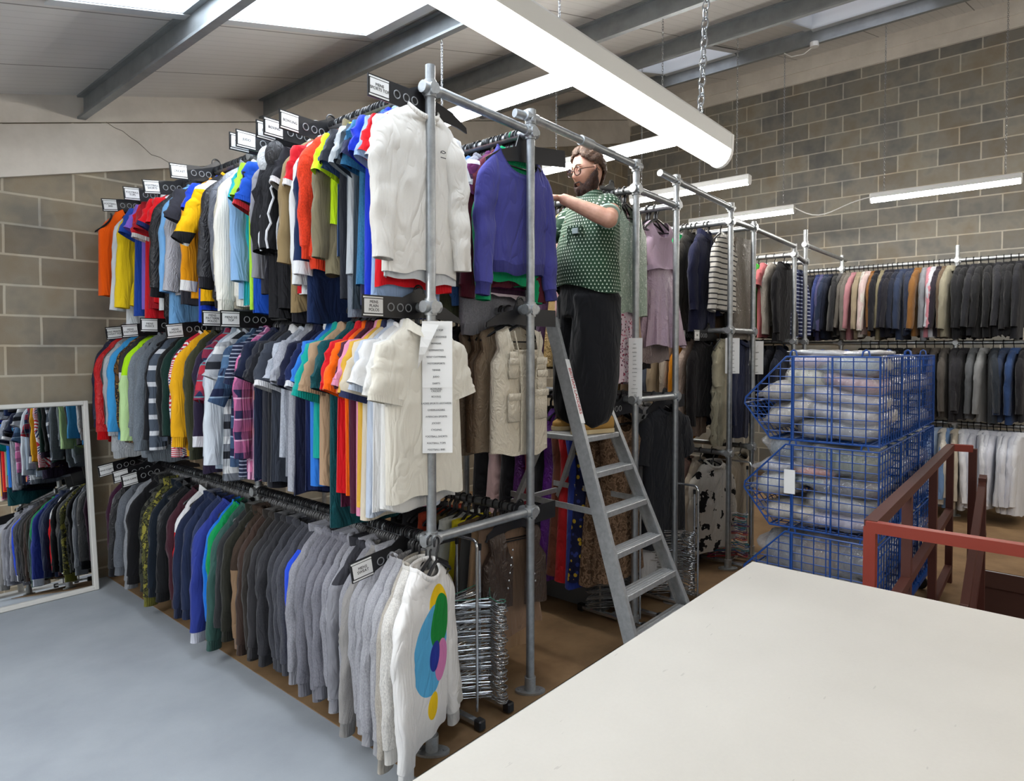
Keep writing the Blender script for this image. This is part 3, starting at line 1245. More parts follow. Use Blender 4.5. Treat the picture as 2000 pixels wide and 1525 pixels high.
        if kind == 'fishing':
            for (px, pz, w_, h_) in ((-.12, -.30, .085, .10), (.12, -.28, .09, .06), (.125, -.37, .085, .11), (-.12, -.50, .10, .14), (.12, -.49, .12, .15), (-.13, -.23, .06, .02)):
                p = MB()
                yy = -.05 + fold.dy(px * .82, pz, .6)
                p.box((px * .82, yy - .004, pz), (w_ * .85, .016, h_), None, .006)
                po = cloth_part('pocket', p, g, color, m)
                q = MB()
                q.box((px * .82, yy - .014, pz + h_ / 2 - .012), (w_ * .85 + .008, .006, .035), None, .002)
                cloth_part('flap', q, po, color, m)
            z = MB()
            for s in (-1, 1):
                z.tube([(s * .098, -.056, -.11), (s * .075, -.066, -.22), (s * .055, -.066, -.32), (s * .05, -.062, -.5), (s * .05, -.06, -.72)], .004, 6)
            cloth_part('binding', z, g, '#cfc6b2', m)
        if kind == 'leather':
            st = MB()
            for s in (-1, 1):
                for k in range(6):
                    st.ball((s * (.06 + .006 * k), -.062, -.19 - .038 * k), .006, 8, 5, (1, .6, 1))
            cloth_part('stud', st, g, '#d8d3c4', CHROME)
        return g
    if kind in ('skirt', 'trousers'):
        L = L or .7
        w = body_w or (.17 if kind == 'skirt' else .13)
        mb = MB()
        spec = [(-.10, w, .022)] + [(-.10 - L * f, w * (1 + (.45 if kind == 'skirt' else .05) * f), .022 + .022 * f) for f in (.08, .2, .35, .5, .65, .8, .9, 1)]
        mb.rings(body_rings(spec, fold, n + 6, .8, .3 if kind == 'skirt' else .05))
        cloth_part('body', mb, g, color, m)
        b = MB()
        b.rings([[(w * 1.02 * sp(cos(q), .8), .026 * sp(sin(q), .8), z) for q in [2 * PI * j / 24 for j in range(24)]] for z in (-.095, -.135)])
        cloth_part('waistband', b, g, trim or color, m)
        return g


ORD = ['', 'second', 'third', 'fourth', 'fifth', 'sixth', 'seventh', 'eighth', 'ninth', 'tenth', 'eleventh', 'twelfth', 'thirteenth', 'fourteenth', 'fifteenth',
       'sixteenth', 'seventeenth', 'eighteenth', 'nineteenth', 'twentieth', 'twenty-first', 'twenty-second', 'twenty-third', 'twenty-fourth', 'twenty-fifth', 'twenty-sixth', 'twenty-seventh', 'twenty-eighth', 'twenty-ninth', 'thirtieth']


def hang(rail, x, z, rows, lod=1.0, rz0=0.0, jit=.10, near='near end', hangers=True, first='nearest', bulk=False):
    """rows: (y, description, kind, colour, options), nearest first; rail names the rail in the labels"""
    total = {}
    for row in rows:
        total[row[1]] = total.get(row[1], 0) + 1
    seen = {}
    for row in rows:
        y, desc, kind, color = row[:4]
        opt = dict(row[4]) if len(row) > 4 else {}
        seen[desc] = seen.get(desc, 0) + 1
        k = seen[desc]
        if total[desc] == 1:
            lab = '%s hanging on the %s' % (desc, rail)
            hl = 'black hanger holding the %s, %s' % (desc, rail)
        else:
            o = (first if k == 1 else ORD[k - 1] + ' ' + first)
            lab = '%s %s on the %s' % (o, desc, rail)
            hl = 'black hanger of the %s %s, %s' % (o, desc, rail)
        rz = opt.pop('rz', rz0 + random.uniform(-jit, jit))
        hm = opt.pop('hanger', 'black')
        dx = opt.pop('dx', random.uniform(-.015, .015))
        garment(kind, lab, color, (x + dx, y, z), rz, 'clothes on the ' + rail, lod=opt.pop('lod', lod), **opt)
        if hangers and kind not in ('skirt', 'trousers') and hm != 'none':
            hl = hl.replace('black', hm, 1)
            put_hanger((x + dx * .3, y, z - .0085), rz, hl, 'hangers on the ' + rail, {'black': HANGER, 'white': HANGER_W, 'green': HANGER_G}[hm], bulk=bulk)

# ------------------------------------------------------------------ what hangs on the nearest rack, left-hand side
ROWS_TOP = [
    (2.165, 'white long-sleeved top', 'ls', '#e6e3dd', {'rz': 0.0, 'L': 0.7, 'body_w': 0.195, 'swing': 0.06, 'mat': 'jersey', 'lod': 1.6, 'sway': -0.1}),
    (2.196, 'white sports t-shirt', 'tee', '#dfe3e8', {'L': 0.76}),
    (2.218, 'bright red t-shirt', 'tee', '#d81824', {'L': 0.74}),
    (2.253, 'pale blue sports t-shirt', 'tee', '#9db8e0', {'L': 0.84}),
    (2.288, 'royal blue t-shirt', 'tee', '#1a36c4', {'L': 0.86}),
    (2.318, 'teal blue t-shirt', 'tee', '#2f6d96', {'L': 0.74, 'mat': 'marl'}),
    (2.355, 'navy blue t-shirt', 'tee', '#232848', {'L': 0.87}),
    (2.389, 'dark slate t-shirt', 'tee', '#3a4650', {'L': 0.89}),
    (2.427, 'pale grey t-shirt', 'tee', '#b4babf', {'L': 0.72}),
    (2.466, 'grey panelled t-shirt', 'tee', '#6a7482', {'mat': 'nylon', 'L': 0.86}),
    (2.502, 'charcoal sports t-shirt', 'tee', '#282b33', {'L': 0.78}),
    (2.543, 'slate blue t-shirt', 'tee', '#3c557c', {'L': 0.62}),
    (2.569, 'neon yellow t-shirt', 'tee', '#c4ea20', {'L': 0.5}),
    (2.618, 'khaki utility jacket', 'jacket', '#7f775f', {'L': 0.7}),
    (2.685, 'orange-red sweatshirt', 'sweat', '#dc3f22', {'L': 0.58, 'mat': 'marl', 'sl': 0.5, 'body_w': 0.23, 'rz': -0.05}),
    (2.745, 'navy track top', 'ls', '#18294f', {'trim': '#e4e6ea', 'L': 0.89}),
    (2.795, 'white track top', 'ls', '#dde0e2', {'L': 0.78, 'sl': 0.62}),
    (2.841, 'crimson t-shirt', 'tee', '#c01824', {'trim': '#e4e4e4', 'L': 0.74}),
    (2.889, 'tan jacket', 'jacket', '#8f7b58', {'L': 0.81}),
    (2.928, 'black sports shirt', 'tee', '#222228', {'trim': '#d8d8dc', 'L': 0.89}),
    (3.01, 'black mesh body armour', 'armour', '#1b1b1f', {'pattern': mat_pattern('black_mesh', 'mesh', ['#242428', '#0a0a0b'], 140), 'L': 0.84}),
    (3.126, 'black mesh body armour with white shoulder cups', 'armour', '#1b1b1f', {'trim': '#e6e6ea', 'pattern': mat_pattern('black_mesh', 'mesh', ['#242428', '#0a0a0b'], 140), 'L': 0.88}),
    (3.205, 'black and grey motorsport jersey', 'ls', '#303038', {'sleeve_col': '#8c8c94', 'L': 0.76}),
    (3.256, 'royal blue polo shirt', 'polo', '#1c4fb8', {'L': 0.82}),
    (3.292, 'black shirt with red cuffs', 'tee', '#22232a', {'trim': '#bb2a32', 'sl': 0.26, 'L': 0.78}),
    (3.333, 'lime t-shirt', 'tee', '#a2d63a', {'L': 0.83}),
    (3.365, 'turquoise t-shirt', 'tee', '#25aab4', {'L': 0.83}),
    (3.397, 'light blue shirt', 'ls', '#86add6', {'L': 0.72}),
    (3.463, 'white cable-knit cricket jumper', 'sweat', '#e6e4da', {'mat': 'knit', 'sl': 0.7, 'trim': '#e6e4da', 'L': 0.74}),
    (3.536, 'cream cable-knit jumper', 'sweat', '#cfc8b4', {'mat': 'knit', 'L': 0.74}),
    (3.618, 'grey nylon jacket', 'jacket', '#8f929a', {'mat': 'nylon', 'sleeve_col': '#60646e', 'L': 0.77}),
    (3.732, 'black nylon jacket', 'jacket', '#25252a', {'mat': 'nylon', 'L': 0.74}),
    (3.85, 'yellow jersey with white and black bands', 'ls', '#efb40c', {'sleeve_col': '#efb40c', 'sl': 0.34, 'swing': 0.5, 'pattern': mat_pattern('banded_yellow', 'blocks', ['#efb40c', '#efb40c', '#efb40c', '#e9e9e6', '#1d1d20', '#efb40c'], 2.6), 'L': 0.78}),
    (3.955, 'royal blue jersey', 'tee', '#1c40bc', {'L': 0.86}),
    (4.043, 'amber yellow jersey', 'ls', '#e89a12', {'trim': '#e8e8e8', 'L': 0.72}),
    (4.141, 'dark grey jersey', 'tee', '#34343c', {'L': 0.76}),
    (4.235, 'silver satin tracksuit top', 'ls', '#a6a6ae', {'mat': 'satin', 'L': 0.72}),
    (4.31, 'sky blue shirt', 'ls', '#74a9da', {'L': 0.89}),
    (4.378, 'black padded jacket', 'jacket', '#1a1a1e', {'mat': 'nylon', 'L': 0.86}),
    (4.465, 'white football shirt with red sleeves', 'tee', '#dfe3e6', {'sleeve_col': '#d01a22', 'L': 0.75}),
    (4.553, 'bright red football shirt', 'tee', '#d2161f', {'L': 0.72, 'trim': '#232a5c'}),
    (4.636, 'dark red football shirt', 'tee', '#a11e28', {'L': 0.77}),
    (4.73, 'red polo shirt', 'polo', '#cc1c28', {'trim': '#e4e4e4', 'L': 0.87}),
    (4.827, 'lilac football shirt', 'tee', '#8462c8', {'L': 0.76}),
    (4.917, 'blue football shirt', 'tee', '#24479e', {'L': 0.78}),
    (5.01, 'yellow football shirt', 'ls', '#ecca1c', {'sl': 0.62, 'L': 0.76}),
    (5.136, 'white goalkeeper shirt', 'ls', '#d8dde2', {'sl': 0.66, 'L': 0.84}),
    (5.316, 'orange sports bib', 'bib', '#ee5c0c', {'rz': 0.15, 'trim': '#1b1b1d', 'body_w': 0.25, 'dx': -0.06, 'L': 0.66}),
]
ROWS_MIDDLE = [
    (2.169, 'cream polo shirt', 'polo', '#e2ddd0', {'rz': 0.0, 'L': 0.76, 'lod': 1.6, 'swing': 0.22, 'sl': 0.25}),
    (2.2, 'white polo shirt', 'polo', '#e4e3e0', {'L': 0.76}),
    (2.235, 'white t-shirt', 'tee', '#e2e2e2', {'L': 0.78}),
    (2.274, 'pale grey-blue polo shirt', 'polo', '#bec8d8', {'L': 0.78}),
    (2.31, 'oatmeal polo shirt with navy edging', 'polo', '#d3c8b4', {'trim': '#2a3052', 'sl': 0.26, 'L': 0.79}),
    (2.34, 'mustard polo shirt', 'polo', '#d6a83e', {'L': 0.81}),
    (2.367, 'pink polo shirt', 'polo', '#d98cab', {'L': 0.82}),
    (2.395, 'coral polo shirt', 'polo', '#d86a58', {'L': 0.82}),
    (2.426, 'maroon polo shirt', 'polo', '#48182e', {'L': 0.8}),
    (2.465, 'bright orange polo shirt', 'polo', '#f2640a', {'L': 0.74}),
    (2.505, 'red polo shirt', 'polo', '#cc1822', {'L': 0.76}),
    (2.542, 'plum polo shirt', 'polo', '#551a38', {'L': 0.83}),
    (2.588, 'dark teal polo shirt', 'polo', '#10484e', {'L': 0.92, 'mat': 'marl'}),
    (2.642, 'tan polo shirt', 'polo', '#a88c70', {'L': 0.76}),
    (2.697, 'turquoise polo shirt', 'polo', '#0c9a90', {'L': 0.6, 'sl': 0.26}),
    (2.745, 'bright blue polo shirt', 'polo', '#2b72cc', {'L': 0.76}),
    (2.8, 'navy polo shirt with white-tipped cuffs', 'polo', '#18244e', {'trim': '#d8dade', 'L': 0.81}),
    (2.855, 'midnight polo shirt', 'polo', '#161a32', {'L': 0.83}),
    (2.912, 'light grey marl polo shirt', 'polo', '#9c9fa8', {'mat': 'marl', 'L': 0.8}),
    (2.97, 'mid grey marl polo shirt', 'polo', '#7c808a', {'mat': 'marl', 'L': 0.72}),
    (3.029, 'pale grey t-shirt', 'tee', '#aab0bb', {'L': 0.66, 'mat': 'marl'}),
    (3.087, 'charcoal polo shirt with white-tipped cuffs', 'polo', '#3a3f4a', {'trim': '#dcdcde', 'L': 0.76}),
    (3.144, 'black polo shirt', 'polo', '#191a20', {'L': 0.8}),
    (3.203, 'faded black polo shirt', 'polo', '#2b2d36', {'L': 0.78}),
    (3.265, 'dark navy t-shirt', 'tee', '#1a2138', {'L': 0.8}),
    (3.327, 'navy shirt with orange and blue blocks', 'tee', '#1a2138', {'L': 0.78, 'pattern': mat_pattern('orange_blue_blocks', 'blocks', ['#1b2340', '#1d6e92', '#1b2340', '#d8894c'], 5.0)}),
    (3.391, 'pink and navy checked shirt', 'shirt', '#c06a98', {'L': 0.8, 'pattern': mat_pattern('pink_check', 'check', ['#c76c9a', '#2a2a4c', '#d8a8c4'], 9.0)}),
    (3.451, 'navy polo shirt with thin white stripes', 'polo', '#222a44', {'pattern': mat_pattern('thin_stripes', 'stripes', ['#20263e', '#9aa2b4'], 48.0), 'L': 0.83}),
    (3.513, 'blue tartan shirt', 'shirt', '#3f5a7c', {'L': 0.72, 'sl': 0.3, 'swing': 0.4, 'pattern': mat_pattern('blue_tartan', 'check', ['#4c6a8c', '#1c2340', '#8aa2b8'], 9.0)}),
    (3.582, 'grey banded shirt', 'tee', '#8c9098', {'pattern': mat_pattern('grey_bands', 'blocks', ['#a8acb2', '#23252c', '#70757e', '#d0d2d4'], 6.0), 'L': 0.8}),
    (3.665, 'white long-sleeved polo', 'ls', '#cdd5de', {'L': 0.72, 'sl': 0.64}),
    (3.745, 'pale blue shirt', 'shirt', '#a8b6c6', {'L': 0.82}),
    (3.827, 'red and navy checked shirt', 'shirt', '#9c3a48', {'L': 0.7, 'sl': 0.3, 'swing': 0.35, 'pattern': mat_pattern('red_navy_check', 'check', ['#b03040', '#20284a', '#5f8a92'], 11.0)}),
    (3.911, 'dark plum cardigan', 'ls', '#2a2238', {'trim': '#cfcfd4', 'L': 0.83}),
    (4.005, 'olive green sweatshirt', 'sweat', '#383a2a', {'L': 0.68, 'sl': 0.62}),
    (4.088, 'bright yellow sweatshirt', 'sweat', '#e0a416', {'L': 0.7}),
    (4.159, 'red, white and blue flag-print shirt', 'ls', '#e6e2e4', {'sl': 0.62, 'pattern': mat_pattern('flag_print', 'print', ['#e4e0e4', '#c2283a', '#26306e'], 1.0), 'L': 0.73}),
    (4.232, 'dark plum jumper', 'ls', '#2a182c', {'L': 0.78}),
    (4.315, 'dark green fleece', 'jacket', '#16302a', {'mat': 'fleece', 'L': 0.75}),
    (4.399, 'black fleece', 'jacket', '#18191a', {'mat': 'fleece', 'L': 0.7}),
    (4.503, 'slate jumper with paired white stripes', 'ls', '#4c5562', {'L': 0.7, 'sl': 0.62, 'pattern': mat_pattern('paired_stripes', 'stripes', ['#4c5562', '#c9ccd2'], 9.5)}),
    (4.602, 'black jumper', 'ls', '#16171c', {'L': 0.72}),
    (4.729, 'mid grey marl sweatshirt', 'sweat', '#6c747c', {'mat': 'marl', 'sl': 0.64, 'L': 0.79}),
    (4.844, 'slate grey sweatshirt', 'sweat', '#7b838b', {'mat': 'marl', 'L': 0.79}),
    (4.964, 'neon green jumper with pale sleeve', 'ls', '#b4e07c', {'sl': 0.6, 'pattern': mat_pattern('neon_fade', 'zone', ['#b4f01c', '#bfe0a0'], 0.36), 'L': 0.72}),
    (5.068, 'charcoal jacket with white piping', 'jacket', '#3b393c', {'L': 0.7, 'pattern': mat_pattern('piped_charcoal', 'stripes', ['#3b393c', '#d8d8da'], 2.1)}),
    (5.157, 'brown patterned jumper', 'ls', '#6a4a28', {'pattern': mat_pattern('brown_pattern', 'camo', ['#6a4a28', '#2c2a28', '#a47c44'], 22.0), 'L': 0.75}),
    (5.226, 'sky blue track top', 'ls', '#3f9ad6', {'L': 0.75}),
    (5.329, 'white and grey track top', 'jacket', '#b6babf', {'mat': 'nylon', 'sl': 0.62, 'L': 0.83}),
    (5.424, 'dark grey zip top', 'jacket', '#45464a', {'L': 0.81}),
    (5.522, 'red tracksuit top', 'jacket', '#cc0c16', {'L': 0.74, 'sl': 0.66, 'mat': 'nylon'}),
    (5.645, 'dark navy tracksuit top', 'jacket', '#161b3c', {'mat': 'nylon', 'L': 0.74}),
]
ROWS_LOW = [
    (2.059, 'white sweatshirt printed with coloured discs', 'sweat', '#e6e4e2', {'rz': 0.42, 'dx': -0.09, 'L': 0.68, 'sl': 0.66, 'lod': 1.6, 'swing': 0.06, 'pattern': mat_pattern('coloured_discs', 'discs', ['#e6e4e2', '#f2c81c', '#5aaede', '#1c8a3c', '#d982b8', '#2a3a9c'], 1.0)}),
    (2.1, 'off-white sweatshirt', 'sweat', '#cfccc6', {'mat': 'marl', 'rz': 0.34, 'dx': -0.09}),
    (2.134, 'oatmeal marl sweatshirt', 'sweat', '#aaa398', {'mat': 'marl', 'sl': 0.63, 'rz': 0.28, 'dx': -0.06}),
    (2.183, 'light grey marl sweatshirt', 'sweat', '#a2a2a6', {'mat': 'marl', 'sl': 0.62, 'dx': -0.05, 'rz': 0.22}),
    (2.227, 'light grey marl sweatshirt', 'sweat', '#9d9da2', {'mat': 'marl', 'dx': -0.05, 'rz': 0.22}),
    (2.272, 'light grey marl sweatshirt', 'sweat', '#a6a6ab', {'mat': 'marl'}),
    (2.319, 'light grey marl hoodie', 'hoodie', '#9a9a9f', {'mat': 'marl'}),
    (2.366, 'light grey marl sweatshirt', 'sweat', '#9b9ba0', {'mat': 'marl'}),
    (2.419, 'fleecy grey sweatshirt', 'sweat', '#8f8c8a', {'mat': 'fleece', 'sl': 0.66}),
    (2.469, 'light grey marl hoodie', 'hoodie', '#8f8f95', {'mat': 'marl'}),
    (2.523, 'grey hoodie with charcoal yoke', 'hoodie', '#85858c', {'mat': 'marl', 'pattern': mat_pattern('charcoal_yoke', 'zone', ['#37373d', '#85858c'], 0.22)}),
    (2.573, 'light grey marl sweatshirt', 'sweat', '#94949a', {'mat': 'marl'}),
    (2.619, 'light grey marl hoodie', 'hoodie', '#8c8c93', {'mat': 'marl'}),
    (2.666, 'mid grey marl hoodie', 'hoodie', '#75757d', {'mat': 'marl'}),
    (2.714, 'mid grey marl sweatshirt', 'sweat', '#74747c', {'mat': 'marl'}),
    (2.764, 'mid grey marl sweatshirt', 'sweat', '#6e6e76', {'mat': 'marl'}),
    (2.814, 'mid grey marl hoodie', 'hoodie', '#76767e', {'mat': 'marl'}),
    (2.87, 'pale grey hoodie with white neck', 'hoodie', '#8b8b92', {'mat': 'marl'}),
    (2.923, 'dark sweatshirt with blue and white side stripe', 'sweat', '#45464e', {'sleeve_col': '#2348c8', 'trim': '#e4e4e8'}),
    (2.977, 'dark grey sweatshirt', 'sweat', '#44454c', {'mat': 'marl'}),
    (3.029, 'dark grey sweatshirt', 'sweat', '#3e3f46', {'mat': 'marl'}),
    (3.085, 'dark grey hoodie', 'hoodie', '#393a40', {'mat': 'marl'}),
    (3.143, 'charcoal sweatshirt', 'sweat', '#2f2f33', {'mat': 'marl'}),
    (3.203, 'charcoal hoodie', 'hoodie', '#2c2c2f', {'mat': 'marl'}),
    (3.264, 'charcoal sweatshirt', 'sweat', '#313033'),
    (3.327, 'blackish brown hoodie', 'hoodie', '#2e2a27'),
    (3.391, 'dark brown sweatshirt', 'sweat', '#3a2c26'),
    (3.458, 'tan hoodie with yellow zip', 'hoodie', '#7c6452', {'mat': 'marl', 'trim': '#7c6452', 'pattern': mat_pattern('tan_fade', 'zone', ['#3a2e26', '#80674f'], 0.36)}),
    (3.531, 'black-olive hoodie', 'hoodie', '#26261f'),
    (3.607, 'dark charcoal jacket', 'jacket', '#2b2c2e'),
    (3.685, 'bottle green sweatshirt', 'sweat', '#33524c', {'sl': 0.64}),
    (3.741, 'emerald green sweatshirt', 'sweat', '#0c8a4c'),
    (3.791, 'bright blue sweatshirt', 'sweat', '#1270d0'),
    (3.868, 'royal blue sweatshirt with white-banded cuffs', 'sweat', '#2c3a88', {'trim': '#c9ccd8', 'sl': 0.64}),
    (3.955, 'dusk blue sweatshirt', 'sweat', '#2c3658'),
    (4.043, 'navy blue hoodie', 'hoodie', '#222c48'),
    (4.143, 'navy blue sweatshirt', 'sweat', '#1f2740'),
    (4.245, 'red and black track top with white shoulder', 'jacket', '#cf0d18', {'sl': 0.62, 'pattern': mat_pattern('white_shoulder', 'zone', ['#dcdcde', '#cf0d18'], 0.3)}),
    (4.328, 'dark maroon sweatshirt', 'sweat', '#40202a'),
    (4.406, 'black sweatshirt', 'sweat', '#17181b'),
    (4.494, 'black jacket with white cuffs', 'jacket', '#141518', {'mat': 'nylon', 'trim': '#d0d2d4'}),
    (4.585, 'midnight blue hoodie', 'hoodie', '#141c26'),
    (4.678, 'yellow camouflage hoodie', 'hoodie', '#6c6a2c', {'sl': 0.66, 'pattern': mat_pattern('yellow_camo', 'camo', ['#8a8438', '#2c2c20', '#55562e'], 26.0)}),
    (4.783, 'dark camouflage hoodie', 'hoodie', '#2c2e2a', {'pattern': mat_pattern('dark_camo', 'camo', ['#34362f', '#1a1b19', '#4a4a42'], 18.0)}),
    (4.891, 'black hoodie', 'hoodie', '#17171a'),
    (4.994, 'light grey sweatshirt', 'sweat', '#8a8d92', {'mat': 'marl', 'sl': 0.62}),
    (5.1, 'slate marl sweatshirt', 'sweat', '#62666d', {'mat': 'marl'}),
    (5.22, 'black padded coat', 'jacket', '#17171b', {'mat': 'nylon'}),
    (5.334, 'dark plum jacket', 'jacket', '#3a1a30'),
]

# ================================================================== scaffold-tube racks
PW = 2.12                               # y of the front uprights
RAIL_R = .0215


def clamp_at(parent, x, y, z, arms=('x', 'y')):
    mb = MB()
    mb.tube([(x, y, z - .036), (x, y, z + .036)], .0275, 14)
    if 'x' in arms:
        mb.tube([(x - .046, y, z), (x + .046, y, z)], .0262, 12)
    if 'X' in arms:
        mb.tube([(x, y, z), (x + .065, y, z)], .0285, 12)
    if 'y' in arms:
        mb.tube([(x, y - .034, z), (x, y + .055, z)], .0262, 12)
    mb.tube([(x - .015, y - .024, z - .02), (x - .015, y - .036, z - .02)], .011, 8)
    return mb.build('clamp', CLAMP, parent, True)


def upright(parent, x, y, h, flange=True):
    mb = MB()
    mb.tube([(x, y, .006), (x, y, h)], RAIL_R, 16)
    mb.build('upright', STEEL, parent, True)
    if flange:
        fb_ = MB()
        fb_.tube([(x, y, .006), (x, y, .017)], .078, 20, ry=.044, flat_up=(.66, -.75, 0))
        fb_.tube([(x, y, .012), (x, y, .085)], .029, 14)
        for s in (-1, 1):
            fb_.tube([(x + s * .055 * .66, y - s * .055 * .75, .012), (x + s * .055 * .66, y - s * .055 * .75, .023)], .009, 8)
        fb_.build('base_flange', CLAMP, parent, True)


def rail(parent, x, y0, y1, z):
    mb = MB()
    mb.tube([(x, y0, z), (x, y1, z)], RAIL_R, 14)
    mb.build('rail', STEEL, parent, True)


def cross(parent, a, b):
    mb = MB()
    mb.tube([a, b], RAIL_R, 14)
    mb.build('cross_tube', STEEL, parent, True)


def rack(label, xl, xr, rails_l, rails_r, top_l, top_r, y1=5.69, bars=(), mids=(3.62,), g='scaffold-tube racks'):
    t = thing('garment_rack', label, 'clothes rack', (0, 0, 0), 0, g)
    for x, rails, h in ((xl, rails_l, top_l), (xr, rails_r, top_r)):
        if x is None:
            continue
        upright(t, x, PW, h)
        for z in rails:
            rail(t, x, PW, y1, z)
            clamp_at(t, x, PW, z)
        for y in mids + (5.60,):
            upright(t, x, y, max(rails) + .06)
            for z in rails:
                clamp_at(t, x, y, z)
    for a, b in bars:
        cross(t, a, b)
    return t


# rack 1: the long one nearest the camera
X1, X2 = 1.905, 2.582
r1 = rack('nearest scaffold-tube rack, three rails high, packed with sports clothing', X1, X2, (2.885, 1.955, .945), (2.87, 1.975, .94), 2.985, 2.955,
          bars=(((X1, PW, 2.89), (X2, PW, 2.873)), ((X1, PW, .948), (X2, PW, .942)), ((X2, PW, 2.945), (3.62, PW, 2.925)), ((X2, PW, 2.945), (X2 - .10, PW + .02, 2.945))))
mb = MB()
mb.tube([(3.02, PW, 2.937), (3.13, PW, 2.935)], .028, 14)
mb.build('coupler', CLAMP, r1, True)
clamp_at(r1, X2, PW, 2.945, ('x',))
# rack 2
X3, X4 = 3.625, 4.165
r2 = rack('second scaffold-tube rack, just behind the ladder, hung with dresses', X3, X4, (2.775, 1.455), (2.765, 1.45), 2.93, 2.95,
          bars=(((X3, PW, 2.775), (X4, PW, 2.762)), ((X3, PW, 1.455), (X4, PW, 1.448)), ((3.93, PW, 2.94), (5.1, PW, 2.90))))
clamp_at(r2, X3, PW, 2.92, ('x',))
clamp_at(r2, X4, PW, 2.935, ('x',))
# rack 3
X5, X6 = 5.09, 5.575
r3 = rack('third scaffold-tube rack, with the striped jacket at its end', X5, X6, (2.79, 1.925, .94), (2.81, 1.925, .94), 2.93, 2.86,
          bars=(((X5, PW, 2.80), (X6, PW, 2.805)), ((X5, PW, 1.925), (X6, PW, 1.925)), ((X5, PW, 2.815), (6.64, PW, 2.775))))
clamp_at(r3, X5, PW, 2.90, ('x',))
# rack 4
X7, X8 = 6.63, 6.965
r4 = rack('fourth scaffold-tube rack, with the blue denim shirt at its end', X7, X8, (2.695, 1.85), (2.66, 1.85), 2.80, 2.98,
          bars=(((X7, PW, 2.70), (X8, PW, 2.655)), ((X8 - .03, PW, 2.83), (8.45, PW, 2.825))))
clamp_at(r4, X8, PW, 2.83, ('x',))
# rack 5: runs along the far side, parallel to the block wall
X9 = 8.30
t5 = thing('garment_rack', 'farthest long scaffold-tube rack in front of the block wall, hung with suit jackets', 'clothes rack', (0, 0, 0), 0, 'scaffold-tube racks')
for y in (-.15, 1.0, PW, 3.4):
    upright(t5, X9, y, 2.87)
    for z in (2.71, 1.846, .995):
        clamp_at(t5, X9, y, z)
for z in (2.71, 1.846, .995):
    rail(t5, X9, -1.0, 3.6, z)

# ------------------------------------------------------------------ the clothes
LEFT_TOP, LEFT_MID, LEFT_LOW = 'upper left rail', 'middle left rail', 'lowest left rail'
hang(LEFT_TOP, X1, 2.885, ROWS_TOP, near='pole', jit=.10, rz0=.06)
hang(LEFT_MID, X1, 1.955, ROWS_MIDDLE, jit=.09, rz0=.06)
hang(LEFT_LOW, X1, .945, ROWS_LOW, jit=.06, rz0=.16)

gs = {o['label']: o for o in scene.objects if 'label' in o}
w0 = gs['white long-sleeved top hanging on the upper left rail']
lg = MB()
for k, (a0, a1, rr_) in enumerate(((.3, 3.6, .015), (3.4, 6.7, .011))):
    lg.tube([(.075 + rr_ * cos(a0 + (a1 - a0) * i / 10), -.058, -.26 + .55 * rr_ * sin(a0 + (a1 - a0) * i / 10) + .004 * k) for i in range(11)], .0016, 5)
lg.box((.075, -.058, -.281), (.030, .002, .003))
lg.build('logo', INK, w0)
p0 = gs['cream polo shirt hanging on the middle left rail']
nl = MB()
nl.box((0, .034, -.088), (.045, .003, .022))
nlo = nl.build('neck_label', BLACKP, p0)
text('lettering', 'SX', .018, WHITEP, nlo, (0, .032, -.088), (PI / 2, 0, 0))
bt = MB()
for k in range(2):
    bt.ball((0, -.066, -.175 - .05 * k), .006, 8, 5, (1, .4, 1))
bt.build('button', WHITEP, p0)

# nearest rack, side towards the ladder
hang('top rail beside the ladder', X2, 2.87, [
    (2.20, 'violet-blue wide-necked sweatshirt', 'sweat', '#46468f', dict(rz=-.02, L=.58, sl=.62, lod=1.5, swing=.10, scoop=True, trim='#3c3c7e', body_w=.225)),
    (2.245, 'emerald green long-sleeved top', 'ls', '#0e9a64', dict(rz=.05, L=.68, sl=.66, hanger='green')),
    (2.30, 'burgundy sweatshirt', 'sweat', '#5a1f2e', dict(L=.62, rz=-.12, sl=.66)),
    (2.35, 'purple and white striped top', 'tee', '#5c2a5c', dict(L=.74, pattern=mat_pattern('purple_stripes', 'blocks', ['#5c2350', '#5c2350', '#d8c8d4', '#3a2038'], 9.0))),
    (2.41, 'long grey sweatshirt', 'sweat', '#85868e', dict(mat='marl', L=.88)),
    (2.48, 'cornflower blue sweatshirt', 'sweat', '#4a76b8', dict(L=.76)),
    (2.55, 'olive sweatshirt with long sleeves', 'sweat', '#545a44', dict(L=.8, sl=.72)),
    (2.62, 'pale blue polo shirt', 'polo', '#9ab4d4', {}),
    (2.69, 'slate grey shirt', 'ls', '#6c7684', {}),
    (2.77, 'pale yellow polo shirt', 'polo', '#d8cf8a', {}),
    (2.85, 'dark charcoal top', 'tee', '#303038', {}),
    (2.94, 'navy polo shirt', 'polo', '#20264a', {}),
    (3.05, 'black top', 'ls', '#1b1b20', {}),
    (3.18, 'black top', 'ls', '#1d1c20', {}),
])
